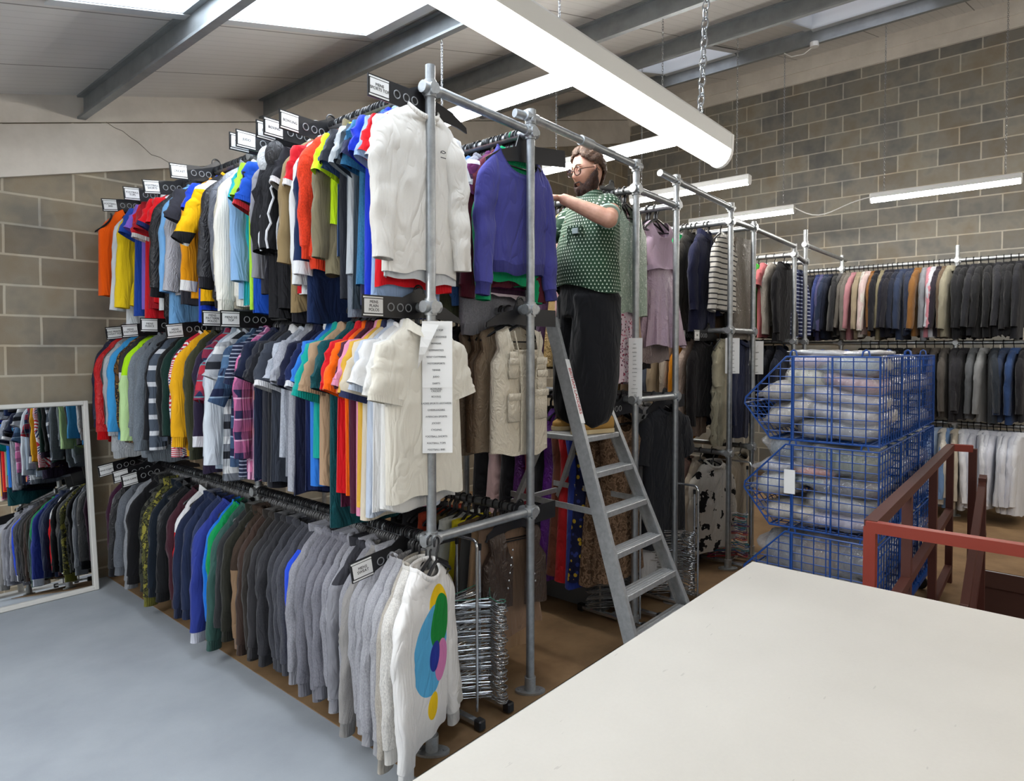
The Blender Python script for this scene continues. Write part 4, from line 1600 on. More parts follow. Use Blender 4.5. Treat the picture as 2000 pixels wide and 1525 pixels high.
hang('middle rail beside the ladder', X2, 1.975, [
    (2.20, 'cream pocketed fishing vest', 'fishing', '#d3c9b6', dict(rz=-.05, lod=1.5, mat='nylon')),
    (2.30, 'beige ribbed vest', 'vest', '#8a7760', dict(L=.66, mat='nylon', rz=-.15)),
    (2.37, 'bronze quilted vest', 'vest', '#5c4832', dict(L=.66, mat='nylon', rz=-.1)),
    (2.45, 'taupe padded vest', 'vest', '#6e5d4a', dict(L=.68, mat='nylon')),
    (2.56, 'black padded vest', 'vest', '#222226', dict(L=.7, mat='nylon')),
    (2.66, 'black padded vest', 'vest', '#1f1f23', dict(L=.7, mat='nylon')),
    (2.76, 'black padded vest', 'vest', '#242428', dict(L=.7, mat='nylon')),
    (2.87, 'black padded vest', 'vest', '#202024', dict(L=.7, mat='nylon')),
    (3.0, 'dark brown vest', 'vest', '#3a2c22', dict(L=.72)),
    (3.14, 'black long vest', 'vest', '#18181b', dict(L=.8)),
])
hang('lowest rail beside the ladder', X2, .94, [
    (2.22, 'studded brown leather waistcoat', 'leather', '#3c2c22', dict(mat='satin', rz=-.2)),
    (2.28, 'long tan suede skirt', 'skirt', '#8a705c', dict(L=.56, rz=-.2)),
    (2.34, 'pleated light brown skirt', 'skirt', '#9c7f62', dict(L=.68, rz=-.1)),
    (2.42, 'charcoal wool skirt', 'skirt', '#4a4a4a', dict(L=.56)),
    (2.48, 'brown tweed skirt', 'skirt', '#6a5744', dict(L=.52)),
    (2.54, 'bright yellow skirt', 'skirt', '#d8c828', dict(L=.50, body_w=.14)),
    (2.62, 'white and teal skirt', 'skirt', '#c8ccc8', dict(L=.32)),
    (2.70, 'olive brown skirt', 'skirt', '#5c5236', dict(L=.5)),
    (2.80, 'orange lace skirt', 'skirt', '#a8452e', dict(L=.52)),
    (2.92, 'dark grey skirt', 'skirt', '#2c2c30', dict(L=.6)),
    (3.05, 'black skirt', 'skirt', '#1c1c1f', dict(L=.62)),
])

# second rack
hang('upper rail behind the man', X3, 2.775, [
    (2.20, 'pale grey-green sequinned vest top', 'tank', '#9fae9e', dict(L=.70, body_w=.19, lod=1.3, rz=-.1, dx=.02, pattern=mat_pattern('pale_sequins', 'sequin', ['#93a394', '#a9b8a8', '#c8d2c6'], 130))),
    (2.39, 'lilac floral top', 'tank', '#9a8cc0', dict(L=.72, pattern=mat_pattern('lilac_floral', 'spots', ['#8f86c0', '#d06aa8', '#5a4a9a'], 40))),
    (2.29, 'beige shift dress', 'dress', '#ab8f78', dict(L=.90, body_w=.23, dx=.03)),
    (2.235, 'pink and white floral dress', 'dress', '#d8c4cc', dict(L=1.14, body_w=.19, dx=-.03, rz=.1, pattern=mat_pattern('pink_floral', 'spots', ['#d6c3cc', '#a8284e', '#7a2a48', '#4a2a3c'], 55))),
    (2.335, 'pale sage green dress', 'dress', '#8f9f8c', dict(L=1.06, dx=-.05, body_w=.2)),
    (2.56, 'pink speckled blouse', 'tank', '#c89a98', dict(L=.84)),
    (2.64, 'gold satin dress', 'dress', '#a88a58', dict(mat='satin', L=1.05)),
    (2.74, 'dark purple dress', 'dress', '#3a2238', {}),
    (2.86, 'black long dress', 'dress', '#1c1a1e', {}),
    (3.0, 'black long dress', 'dress', '#1c1a1e', {}),
])
hang('upper rail right of the man', X4, 2.765, [
    (2.275, 'lilac tulle party dress', 'tulle', '#b9a2b4', dict(L=.92, lod=1.2, rz=-.2, dx=.04)),
    (2.35, 'taupe satin dress with black sash', 'dress', '#7a6a68', dict(L=1.0, mat='satin')),
    (2.40, 'burgundy sequinned dress', 'dress', '#4a1e28', dict(L=.95, dx=-.08, body_w=.21, pattern=mat_pattern('burgundy_sequins', 'sequin', ['#3a151e', '#521f2b', '#9a8a88'], 90))),
    (2.47, 'black dress with white sequins', 'dress', '#1d1b20', dict(L=1.05, pattern=mat_pattern('black_sequins', 'sequin', ['#151418', '#1f1c22', '#b0aab0'], 70))),
    (2.56, 'dark red chiffon dress', 'dress', '#5c1c1e', dict(L=1.12)),
    (2.66, 'plum velvet dress', 'dress', '#2e1a28', {}),
    (2.78, 'black evening dress', 'dress', '#17161a', {}),
    (2.92, 'black evening dress', 'dress', '#17161a', {}),
])
hang('lower rail behind the ladder', X3, 1.455, [
    (2.22, 'tan ruched velvet dress', 'dress', '#7c6450', dict(L=1.05, body_w=.2, pattern=mat_pattern('tan_ruched', 'camo', ['#6a5442', '#8a705a', '#54402f'], 30))),
    (2.33, 'second tan ruched dress', 'dress', '#7a624e', dict(L=1.1, pattern=mat_pattern('tan_ruched', 'camo', ['#6a5442', '#8a705a', '#54402f'], 30))),
    (2.42, 'navy and yellow patterned dress', 'dress', '#22264a', dict(L=1.1, pattern=mat_pattern('navy_yellow', 'spots', ['#1c2040', '#c0a030', '#2c3a7a'], 26))),
    (2.50, 'royal blue long dress', 'dress', '#2a3c8a', dict(L=1.15)),
    (2.57, 'scarlet long dress', 'dress', '#b01c22', dict(L=1.12)),
    (2.64, 'rust brown long dress', 'dress', '#6a3a2a', dict(L=1.1)),
    (2.71, 'purple long dress', 'dress', '#5c2080', dict(L=1.15, mat='satin')),
    (2.79, 'black long dress', 'dress', '#161518', dict(L=1.15)),
    (2.88, 'crimson long dress', 'dress', '#7c1428', dict(L=1.2, mat='satin')),
    (2.98, 'violet long dress', 'dress', '#4a1a5c', dict(L=1.18, mat='satin')),
    (3.10, 'black long dress', 'dress', '#141316', dict(L=1.15)),
    (3.24, 'pale pink long dress', 'dress', '#b89a98', dict(L=.9)),
    (3.40, 'black long dress', 'dress', '#141316', dict(L=1.15)),
])
hang('lower rail right of the ladder', X4, 1.45, [
    (2.20, 'long black draped dress', 'tee', '#24262c', dict(L=1.0, body_w=.235, sl=.3, rz=-.1, lod=1.2)),
    (2.29, 'white draped long dress', 'dress', '#c4c4c6', dict(L=1.22, body_w=.2)),
    (2.37, 'white t-shirt dress', 'tee', '#d0d0d0', dict(L=.5)),
    (2.45, 'khaki green dress', 'dress', '#7c7654', dict(L=.95)),
    (2.54, 'dark teal dress', 'dress', '#1f2c34', dict(L=1.1)),
    (2.66, 'plum purple dress', 'dress', '#4a2a4a', {}),
    (2.8, 'black dress', 'dress', '#18171b', {}),
    (2.95, 'black dress', 'dress', '#18171b', {}),
])

# third rack
hang('top rail of the third rack', X5, 2.79, [
    (2.22, 'white jacket with thin black stripes', 'ls', '#c9c6c0', dict(L=.62, sl=.52, swing=.2, rz=.05, dx=.13, lod=1.2, pattern=mat_pattern('black_pinstripes', 'stripes', ['#c9c5be', '#3a3a3c'], 24.0))),
    (2.34, 'dark navy coat', 'jacket', '#20233c', dict(L=.78)),
    (2.45, 'black wool coat', 'jacket', '#24221f', dict(L=.82)),
    (2.56, 'emerald green jacket', 'jacket', '#128048', {}),
    (2.65, 'royal blue coat', 'jacket', '#1c34a8', dict(L=.9)),
    (2.75, 'black and white houndstooth coat', 'jacket', '#8a8a8a', dict(L=.85, pattern=mat_pattern('houndstooth', 'tile', ['#d8d8d8', '#161618'], 34))),
    (2.87, 'crimson coat', 'jacket', '#8a1c28', {}),
    (3.0, 'black coat', 'jacket', '#1b1b1e', {}),
    (3.14, 'black coat', 'jacket', '#1b1b1e', {}),
])
hang('middle rail of the third rack', X5, 1.925, [
    (2.22, 'cream tufted woolly jumper', 'fluffy', '#aca58e', dict(L=.84, lod=1.3, rz=.1, dx=.13, mat='fleece', body_w=.2, sl=.3)),
    (2.34, 'black frilled blouse', 'ls', '#1c1a1d', dict(L=.6)),
    (2.43, 'blush satin blouse', 'shirt', '#b09c90', dict(mat='satin', L=.8)),
    (2.51, 'orange blouse', 'shirt', '#d88a18', dict(L=.86)),
    (2.59, 'cream satin blouse', 'shirt', '#c4b8a8', dict(mat='satin', L=.76)),
    (2.67, 'beige blouse', 'shirt', '#b4a288', dict(L=.74)),
    (2.75, 'slate blue blouse', 'shirt', '#5c6474', {}),
    (2.83, 'lilac grey lace blouse', 'shirt', '#a49aa4', {}),
    (2.93, 'brown blouse', 'shirt', '#7a6650', {}),
    (3.05, 'mustard blouse', 'shirt', '#94743a', {}),
    (3.2, 'dark red blouse', 'shirt', '#4a1c1c', {}),
])
hang('lowest rail of the third rack', X5, .94, [
    (2.25, 'white shirt with black brush print', 'ls', '#c9c5be', dict(L=.72, sl=.55, rz=-.3, pattern=mat_pattern('brush_print', 'camo', ['#c9c5be', '#c9c5be', '#c9c5be', '#1c1c1e'], 9.0))),
    (2.36, 'cream printed shirt', 'ls', '#b8ac9c', {}),
    (2.46, 'blush pink blouse', 'ls', '#a88a80', {}),
    (2.56, 'red and black patterned dress', 'dress', '#6a1c20', dict(L=.78, pattern=mat_pattern('red_black', 'spots', ['#5c161a', '#141214', '#8a2a2c'], 30))),
    (2.68, 'black shirt', 'ls', '#18181a', {}),
    (2.80, 'black shirt', 'ls', '#18181a', {}),
], bulk=True)
hang('far top rail, third rack', X6, 2.81, [
    (2.20, 'silver-grey crushed velvet trousers', 'trousers', '#746c62', dict(L=.85, mat='satin', body_w=.2)),
    (2.29, 'dark grey pinstripe trousers', 'trousers', '#3c3a38', dict(L=.9, body_w=.18)),
    (2.38, 'brown velvet trousers', 'trousers', '#5c4a3c', dict(L=.9)),
    (2.48, 'royal blue trousers', 'trousers', '#1c2c8a', dict(L=1.0)),
    (2.6, 'black trousers', 'trousers', '#19191b', dict(L=1.0)),
], hangers=False)
hang('far middle rail, third rack', X6, 1.925, [
    (2.22, 'navy blue shirt', 'shirt', '#252c48', dict(L=.85)),
    (2.32, 'steel blue shirt', 'shirt', '#4a5668', {}),
    (2.42, 'navy blue shirt', 'shirt', '#1f2740', {}),
    (2.54, 'black shirt', 'shirt', '#1a1a1e', {}),
], bulk=True)
hang('far lowest rail, third rack', X6, .94, [
    (2.22, 'cream t-shirt', 'tee', '#b4aa98', {}),
    (2.34, 'brown top', 'tee', '#7a6248', {}),
    (2.48, 'black top', 'tee', '#1a1a1c', {}),
], bulk=True)

# fourth rack
hang('top rail of the fourth rack', X7, 2.695, [
    (2.22, 'black long-sleeved top', 'ls', '#1c1c20', dict(L=.75)),
    (2.31, 'silver sequinned top', 'ls', '#9a948c', dict(L=.6, mat='satin')),
    (2.39, 'pink top', 'tee', '#b8686c', {}),
    (2.47, 'leaf green t-shirt', 'tee', '#3aa838', {}),
    (2.55, 'gold animal-print blouse', 'shirt', '#8a7440', dict(pattern=mat_pattern('gold_print', 'spots', ['#a08a4c', '#2a2418', '#54431f'], 45))),
    (2.64, 'black top', 'ls', '#1a1a1e', {}),
    (2.74, 'grey checked shirt', 'shirt', '#5c6068', {}),
    (2.85, 'black top', 'ls', '#1a1a1e', {}),
], bulk=True)
hang('lower rail of the fourth rack', X7, 1.85, [
    (2.22 + .1 * i, 'dark denim jacket', 'jacket', c, {}) for i, c in enumerate(('#1d2230', '#22242c', '#3a3e48', '#1a1b20', '#22242c'))], bulk=True)
hang('far-side rail of the fourth rack', X8, 2.66, [
    (2.20, 'navy and white striped shirt', 'ls', '#5a6488', dict(pattern=mat_pattern('breton', 'stripes', ['#232b52', '#b4bcd0'], 26.0))),
    (2.30, 'light blue denim shirt', 'shirt', '#5a86c0', {}),
    (2.38, 'cream trousers', 'shirt', '#a4957c', {}),
    (2.47, 'dark green top', 'ls', '#2c342c', {}),
    (2.58, 'black denim top', 'ls', '#1d1d22', {}),
], bulk=True)

# farthest rack: suit jackets, seen edge on
far_top = ['#26242c', '#1e1e26', '#2a3a78', '#4a4a78', '#24304e', '#20263c', '#2a2b30', '#5c5c5e', '#6a645e', '#76706a', '#c0808a', '#a8977c', '#e0dcd2', '#d8c0bc', '#94602a', '#1c1c24',
           '#8a8064', '#1f2130', '#22222c', '#20263a', '#2c3a58', '#28324c', '#24304a', '#8a5a26', '#80848c', '#c47a88', '#b8bcc8', '#2a2430', '#6a5644', '#96907a']
far_names = {'#2a3a78': 'royal blue suit jacket', '#4a4a78': 'slate violet suit jacket', '#c0808a': 'shiny pink suit jacket', '#a8977c': 'straw suit jacket', '#e0dcd2': 'white suit jacket',
             '#d8c0bc': 'blossom-print suit jacket', '#94602a': 'rust suit jacket', '#8a8064': 'khaki suit jacket', '#8a5a26': 'tan corduroy suit jacket', '#80848c': 'pale grey suit jacket', '#c47a88': 'rose pink suit jacket',
             '#b8bcc8': 'silver white suit jacket', '#6a5644': 'brown suit jacket with elbow patches', '#96907a': 'stone suit jacket', '#5c5c5e': 'mid grey suit jacket', '#6a645e': 'warm grey suit jacket', '#76706a': 'light warm grey suit jacket'}
def mute(c, k=.86):
    v = [int(c[i:i + 2], 16) for i in (1, 3, 5)]
    g = sum(v) / 3
    return '#%02x%02x%02x' % tuple(int(k * (g + (q - g) * .85)) for q in v)


rows = []
for i, c in enumerate(far_top):
    rows.append((2.47 - (2.47 - 1.06) * i / (len(far_top) - 1), far_names.get(c, 'dark suit jacket'), 'blazer', mute(c), dict(rz=PI + random.uniform(-.15, .15), swing=.12)))
for i in range(9):
    rows.append((.98 - .062 * i, 'black suit jacket', 'blazer', ('#1d1e21', '#1a1b1e', '#222328')[i % 3], dict(rz=PI + random.uniform(-.2, .2))))
for i in range(9):
    rows.append((2.53 + .06 * i, 'navy suit jacket', 'blazer', ('#22202c', '#1c1e2c')[i % 2], dict(rz=PI)))
rows.sort()
hang('top rail of the farthest rack', X9, 2.71, rows, lod=.7, first='rightmost', bulk=True)
rows = []
fm = ['#574a40', '#46403a', '#5a544e', '#4c4844', '#2a2a2e', '#26262a', '#55585c', '#7a7c7e', '#2a3038', '#2c3850', '#2a4068', '#222226', '#1c1c20', '#3a3836', '#8a6a6c', '#2a4a5c', '#202024', '#1c1c20']
fn = {'#7a7c7e': 'pale grey flannel jacket', '#2a4068': 'blue wool jacket', '#8a6a6c': 'pink satin jacket', '#2a4a5c': 'teal patterned jacket', '#574a40': 'brown tweed jacket', '#55585c': 'mid grey flannel jacket'}
for i, c in enumerate(fm[:12]):
    rows.append((1.36 - .085 * i, fn.get(c, 'dark wool jacket'), 'blazer', c, dict(rz=PI + random.uniform(-.15, .15))))
for i in range(6):
    rows.append((1.45 + .09 * i, 'black wool jacket', 'blazer', '#1d1d20', dict(rz=PI)))
rows.sort()
hang('middle rail of the farthest rack', X9, 1.846, rows, lod=.7, first='rightmost', bulk=True)
rows = []
for i in range(18):
    c = ['#7c94b8', '#c4c8cc', '#c8ccd2', '#2c4a7a', '#9cb0cc', '#c8c4bc', '#6c8ab4', '#b8b0a0'][i] if i < 8 else ('#d4d8e2', '#ccd0dc', '#dcdfe6')[i % 3]
    nme = {'#7c94b8': 'light blue dress shirt', '#2c4a7a': 'dark blue dress shirt', '#9cb0cc': 'sky blue dress shirt', '#6c8ab4': 'mid blue dress shirt', '#b8b0a0': 'beige dress shirt', '#c8c4bc': 'cream dress shirt'}.get(c, 'white dress shirt')
    rows.append((1.38 - .055 * i, nme, 'shirt', c, dict(rz=PI + random.uniform(-.2, .2), L=.78)))
rows.sort()
hang('lowest rail of the farthest rack', X9, .995, rows, lod=.7, first='rightmost', bulk=True)

# the rest of the hangers, crowded between the clothes: nobody counts these
def spare(x, z, y0, y1, n, me=HANGER_T):
    for i in range(n):
        BULK.append(((x, y0 + (y1 - y0) * (i + random.uniform(.1, .9)) / n, z - .0085), random.uniform(-.3, .3), me))


spare(X1, 2.885, 2.22, 5.5, 150)
spare(X1, 1.955, 2.2, 5.5, 170)
spare(X1, .945, 2.20, 5.5, 230)
spare(X2, 2.87, 2.2, 3.6, 70)
spare(X2, 1.975, 2.25, 3.4, 24)
spare(X2, .94, 2.2, 3.2, 26)
spare(X3, 2.775, 2.2, 3.2, 22)
spare(X4, 2.765, 2.25, 3.1, 18)
spare(X3, 1.455, 2.2, 3.1, 20)
spare(X5, 2.79, 2.25, 3.1, 10)

bv, bf = [], []
for loc, rz, me in BULK:
    M = Matrix.Translation(loc) @ Matrix.Rotation(rz, 4, 'Z')
    o0 = len(bv)
    bv.extend([tuple(M @ v.co) for v in me.vertices])
    bf.extend([tuple(i + o0 for i in p.vertices) for p in me.polygons])
bk = MB()
bk.v, bk.f = bv, bf
bo_ = bk.build('clothes_hangers', BLACKP, None, True)
tag(bo_, 'mass of spare black hangers crowded between the clothes along the rails', 'hangers')
bo_['kind'] = 'stuff'

# ================================================================== divider signs on the rails
def sign_mesh():
    mb = MB()
    # flat black plate with a shoulder line, square card end at -x, hook over the rail
    out = [(-.30, .005), (-.09, .005), (-.035, .03), (.0, .055), (.03, .04), (.05, -.005), (.16, -.03), (.25, -.075), (.255, -.10), (.19, -.088), (.06, -.08), (-.10, -.085), (-.30, -.085)]
    fr = [(x, -.003, z) for x, z in out]
    bk = [(x, .003, z) for x, z in out]
    mb.rings([fr, bk], True, True)
    return mb


_s = sign_mesh()
SIGN_O = _s.build('size_divider', BLACKP)
recalc(SIGN_O)
SIGN_ME = SIGN_O.data
bpy.data.objects.remove(SIGN_O)
GREYHOLE = mat_plain('steel_grey_window', '#8b8d90', 0.5)


def divider(words, label, x, y, z, rz=0.0, tilt=0.0, group='black divider signs on the rails', k=1.0):
    t = thing('rail_divider', label, 'sign', (x, y, z), rz, group)
    t.rotation_euler = (0, tilt, rz)
    t.scale = (k, k, k)
    p = bpy.data.objects.new('plate', SIGN_ME)
    COL.objects.link(p)
    p.parent = t
    c = MB()
    c.box((-.245, -.0045, -.04), (.092, .003, .058))
    card = c.build('card', PAPER, t)
    if words:
        text('lettering', words, .017, INK, card, (-.245, -.0065, -.04), (PI / 2, 0, 0), spacing=.95)
    b = MB()
    for zz in (-.0045, -.077):
        b.box((-.247, -.0045, zz), (.098, .003, .006))
    b.build('card_holder', WHITEP, t)
    b = MB()
    for xx in (-.155, -.105, -.06):
        b.torus((xx, -.004, -.04), .016, .0025, 'y', 16, 6)
    b.build('hole_rim', GREYHOLE, t)
    h = MB()
    h.torus((.0, 0, .035), .026, .005, 'y', 14, 6, -.4, PI + .3)
    h.build('hook', BLACKP, t)


U = 'on the top left-hand rail'
divider('MENS\nSPORTS TOP', 'divider sign beside the end pole at the top left-hand rail', X1, 2.155, 2.885 - .02, .0)
divider('BOWLING', 'divider sign just left of the slate blue t-shirt, top left-hand rail', X1, 2.86, 2.885 + .0, .1)
divider('BOXING', 'second divider sign left of the slate blue t-shirt, top left-hand rail', X1, 2.99, 2.885, .05)
divider('DARTS', 'third divider sign left of the slate blue t-shirt, top left-hand rail', X1, 3.06, 2.885, .05)
divider('JUDO', 'fourth divider sign left of the slate blue t-shirt, top left-hand rail', X1, 3.25, 2.885, .0)
divider('TENNIS', 'fifth divider sign left of the slate blue t-shirt, beside a pipe end', X1, 3.32, 2.885, .0)
divider('CRICKET', 'divider sign standing above the black and grey nylon jackets', X1, 4.11, 2.90, .1, -.1)
divider('FOOTBALL\nSHORTS', 'divider sign above the sky blue and silver tops, top left-hand rail', X1, 4.55, 2.89, .15, -.15)
divider('FOOTBALL\nTOPS', 'divider sign above the red football shirts, top left-hand rail', X1, 4.88, 2.885, .15, -.1)
divider('FOOTBALL\nBIBS', 'divider sign over the orange bib, top left-hand rail', X1, 5.33, 2.885, .2, -.15)
divider('MENS\nPLAIN\nPOLOS', 'divider sign above the cream and mustard polo shirts, middle left-hand rail', X1, 2.20, 1.955 + .035)
divider('MENS S/S\nTOP', 'divider sign above the black polo shirts, middle left-hand rail', X1, 3.44, 1.955 + .02, .0)
divider('MENS\nPATTERN\nPOLOS', 'divider sign above the checked shirts, middle left-hand rail', X1, 3.66, 1.955 + .03, .0)
divider('MENS\nRAGLANS', 'divider sign above the olive sweatshirt, middle left-hand rail', X1, 4.20, 1.955, .1, -.12)
divider('MENS\nFLEECE', 'divider sign above the green and black fleeces, middle left-hand rail', X1, 4.55, 1.97, .0)
divider('MENS\nKNITWEAR', 'divider sign above the black jumper, middle left-hand rail', X1, 4.93, 1.965, .1, -.1)
divider('MENS PRINTED\nSWEAT TOP', 'divider sign above the neon green jumper, middle left-hand rail', X1, 5.24, 1.96, .1, -.12)
divider('MENS\nSWEAT', 'divider sign above the white sweatshirt with coloured discs, lowest left-hand rail', X1, 2.275, .945 - .03, -.1, -.16)
divider('MENS CAMO', 'divider sign above the yellow camouflage hoodie, lowest left-hand rail', X1, 4.98, .95, .1, -.15)
divider('MENS HOODS', 'divider sign above the light grey sweatshirt, lowest left-hand rail', X1, 5.15, .955, .1, -.15)
divider('MENS COATS', 'divider sign above the dark plum jacket, lowest left-hand rail', X1, 5.45, .96, .1, -.15)
divider('LADIES', 'divider sign leaning out beside the violet-blue sweatshirt', X2, 2.17, 2.81, PI - .15, .1)
divider('LADIES\nVESTS', 'divider sign above the fishing vest by the ladder', X2, 2.19, 1.98, PI)
divider('', 'divider sign with a blank white card above the leather waistcoat', X2, 2.19, .93, PI)
divider('DAY\nDRESS', 'divider sign beside the collar of the man in the green shirt', X3, 2.30, 2.80, .05)
divider('LONG\nDRESS', 'divider sign below the pink floral dress, by the shoe of the man', X3, 2.20, 1.44, .05)
divider('MAXI', 'divider sign on the lower rail end right of the ladder', X4, 2.20, 1.44, PI)
for i, (yy, w) in enumerate(((2.30, 'FUR'), (2.42, 'FRILL'), (2.62, 'SATIN'), (2.85, 'LACE'))):
    divider(w, '%s divider sign above the blouses on the third rack' % ('nearest', 'second nearest', 'third nearest', 'fourth nearest')[i], X5, yy, 1.925, .05)

# ------------------------------------------------------------------ paper lists taped to the uprights
LIST1 = ['SPORTS TOP', 'SPORTS LEGGINGS', 'SKIWEAR', 'GYMNASTICS', 'GOLF CLOTHING', 'MOTORSPORTS', 'TENNIS', 'JUDO', 'DARTS', 'BOWLING\nCRICKET', 'BOXING', 'LADIES SPORTS LEOTARDS', 'CHEERLEADERS',
         'AMERICAN SPORTS', 'JOCKEY', 'CYCLING', 'FOOTBALL SHORTS', 'FOOTBALL TOPS', 'FOOTBALL BIBS']
FACE = math.radians(41.0) - PI / 2      # sheets face along the aisle towards the room


def paper_list(label, x, y, z1, w, h, words, ang, size=.0105, fold=True, sheets=2):
    t = thing('paper_list', label, 'notice', (x, y, z1 - h), ang, 'paper lists taped to the rack poles')
    for i in range(sheets):
        mb = MB()
        a, b = h * i / sheets, h * (i + 1) / sheets + .004
        r = []
        for k in range(9):
            xx = -w / 2 + w * k / 8
            yy = -.026 - .002 * i + .010 * (abs(xx) / w) ** 2 * (1 if xx < 0 else -.4)
            r.append([(xx, yy, a), (xx, yy, b), (xx, yy + .0008, b), (xx, yy + .0008, a)])
        mb.rings(r, True, True)
        mb.build('sheet', PAPER, t)
    if fold:
        f = MB()
        r = []
        for k in range(7):
            q = k / 6
            r.append([(-w * .5 - .02 * q, -.028 - .035 * q, h - .005 - .20 * q), (-w * .5 + w * .55 * (1 - q) - .02 * q, -.031 - .02 * (1 - q), h - .012 - .19 * q)])
        f.rings(r, closed=False)
        f.build('folded_corner', PAPER, t)
    n = len(words)
    for k, wd in enumerate(words):
        text('lettering', wd, size, INK, t, (-.005, -.0305, h - .035 - (h - .05) * k / max(1, n - 1)), (PI / 2, 0, 0), spacing=.9)
    return t


paper_list('long paper list of sports taped to the end pole of the nearest rack', X1 + .012, PW - .026, 1.888, .128, .56, LIST1, math.radians(-49 + 8))
paper_list('long narrow paper list on the pole in front of the floral dress', X3, PW, 1.84, .085, .38, ['DAY', 'PARTY', 'FLORAL', 'SHIFT', 'LACE', 'SATIN', 'VELVET', 'SUMMER', 'TUNIC', 'MINI', 'MAXI', 'COCKTAIL', 'EVENING', 'PROM'], math.radians(-60), .008, False)
paper_list('short paper list on the pole in front of the tufted woolly jumper', X5 + .03, PW, 1.86, .115, .28, ['COATS', 'FUR', 'BLOUSES', 'FRILLS', 'TUNICS', 'SHIRTS', 'PRINTED', 'CARDIGANS'], math.radians(-45), .010, False, 1)
paper_list('short paper list with a folded corner, farthest right of the lists', X6 + .06, PW, 1.84, .12, .28, ['SUITS', 'TROUSERS', 'JEANS', 'DENIM', 'SHORTS'], math.radians(-45), .010, True, 1)

# ================================================================== the work table
TOPM = mat_floor('white_scuffed_laminate', '#c6c2ba', '#bbb7af', 1.1, 'spots')
tb = thing('work_table', 'big white-topped work table filling the near right corner', 'table', (1.2, -.25, 0))
mb = MB()
mb.box((0.22, 0, .878), (2.5, 2.52, .044), None, .004)
mb.build('tabletop', TOPM, tb)
for sx in (-1, 1):
    for sy in (-1, 1):
        l = MB()
        l.box((.22 + sx * 1.12, sy * 1.13, .428), (.07, .07, .856), None, .004)
        l.build('leg', mat_plain('pale_table_frame', '#b9b8b4', .6), tb)
ap = MB()
for sy in (-1, 1):
    ap.box((.22, sy * 1.13, .80), (2.17, .03, .11))
for sx in (-1, 1):
    ap.box((.22 + sx * 1.12, 0, .80), (.03, 2.19, .11))
ap.build('frame', mat_plain('pale_table_frame', '#b9b8b4', .6), tb)

# ================================================================== leaning mirror
MIR = NT('mirror_glass')
MIR.set(**{'Base Color': (.86, .88, .89, 1), 'Metallic': 1.0, 'Roughness': 0.01})
mt = thing('leaning_mirror', 'large white-framed mirror leaning against the left wall, reflecting the racks', 'mirror', (0.62, 5.46, .0))
mt.rotation_euler = (math.radians(-8.0), 0, 0)
Wm, Hm = 2.0, 1.40
mb = MB()
mb.box((0, .012, Hm / 2), (Wm - .05, .008, Hm - .05))
mb.build('glass', MIR.m, mt)
mb = MB()
for sx in (-1, 1):
    mb.box((sx * (Wm / 2 - .016), 0, Hm / 2), (.032, .036, Hm), None, .004)
for zz in (.016, Hm - .016):
    mb.box((0, 0, zz), (Wm - .06, .036, .032), None, .004)
mb.build('frame', mat_plain('white_mirror_frame', '#d5d3cd', .5), mt)
mb = MB()
mb.box((0, .024, Hm / 2), (Wm - .04, .008, Hm - .04))
mb.build('backboard', mat_plain('brown_backboard', '#7d6a52', .8), mt)

# ================================================================== stepladder
ld = thing('stepladder', 'aluminium platform stepladder the bearded man stands on', 'ladder', (3.25, 2.0, 0))


def LP(x, y, z):
    return (x - 3.25, y - 2.0, z)


def stile_pt(side, z):
    """front stile centre at height z (side -1 left, 1 right)"""
    f = (1.28 - z) / .82
    x = (3.05 - .065 * f) if side < 0 else (3.40 + .14 * f)
    return x, 2.14 - .305 * f


for side in (-1, 1):
    mb = MB()
    a = stile_pt(side, 0.01)
    b = stile_pt(side, 1.95)
    A, B = Vector(LP(a[0], a[1], .01)), Vector(LP(b[0] + (.02 if side > 0 else 0), b[1], 1.95))
    d = (B - A).normalized()
    up = Vector((0, 1, 0))
    up = (up - d * up.dot(d)).normalized()
    s = d.cross(up)
    # channel section, web facing out
    for off, w_, h_ in ((0, .012, .078), (-side * 0 + .0, .012, .078)):
        pass
    def sec(p):
        w2, h2, t2 = .014, .040, .004
        q = [(-w2, -h2), (w2, -h2), (w2, -h2 + t2 * 2), (-w2 + t2, -h2 + t2 * 2), (-w2 + t2, h2 - t2 * 2), (w2, h2 - t2 * 2), (w2, h2), (-w2, h2)]
        return [p + s * (u * side) + up * v for u, v in q]
    mb.rings([sec(A), sec(B)], True, True)
    o = mb.build('stile', ALU, ld)
    recalc(o)
    if side < 0:
        # white maker's strip with red lettering on the outer web of the left stile
        z0, z1 = 1.34, 1.70
        pa, pb = stile_pt(-1, z0), stile_pt(-1, z1)
        Pa, Pb = Vector(LP(pa[0], pa[1], z0)), Vector(LP(pb[0], pb[1], z1))
        nrm = -up
        st = MB()
        cc = (Pa + Pb) / 2 + nrm * .042
        L_ = (Pb - Pa).length
        q = [cc - d * L_ / 2 - s * .020, cc + d * L_ / 2 - s * .020, cc + d * L_ / 2 + s * .020, cc - d * L_ / 2 + s * .020]
        st.rings([q, [p + nrm * .001 for p in q]], True, True)
        so = st.build('maker_label', PAPER, o)
        tx = text('lettering', 'BRITIAN LADDERS', .034, REDINK, so, (0, 0, 0), (0, 0, 0))
        # text runs down the stile
        M = Matrix((( -d.x, -(nrm.cross(-d)).x * -1, nrm.x), (-d.y, -(nrm.cross(-d)).y * -1, nrm.y), (-d.z, -(nrm.cross(-d)).z * -1, nrm.z)))
        tx.matrix_local = Matrix.Translation(cc + nrm * .0018) @ M.to_4x4()
    ft = MB()
    ft.box(LP(a[0], a[1], .02), (.045, .085, .04), None, .006)
    ft.build('foot', mat_plain('grey_rubber', '#55585a', .8), ld)
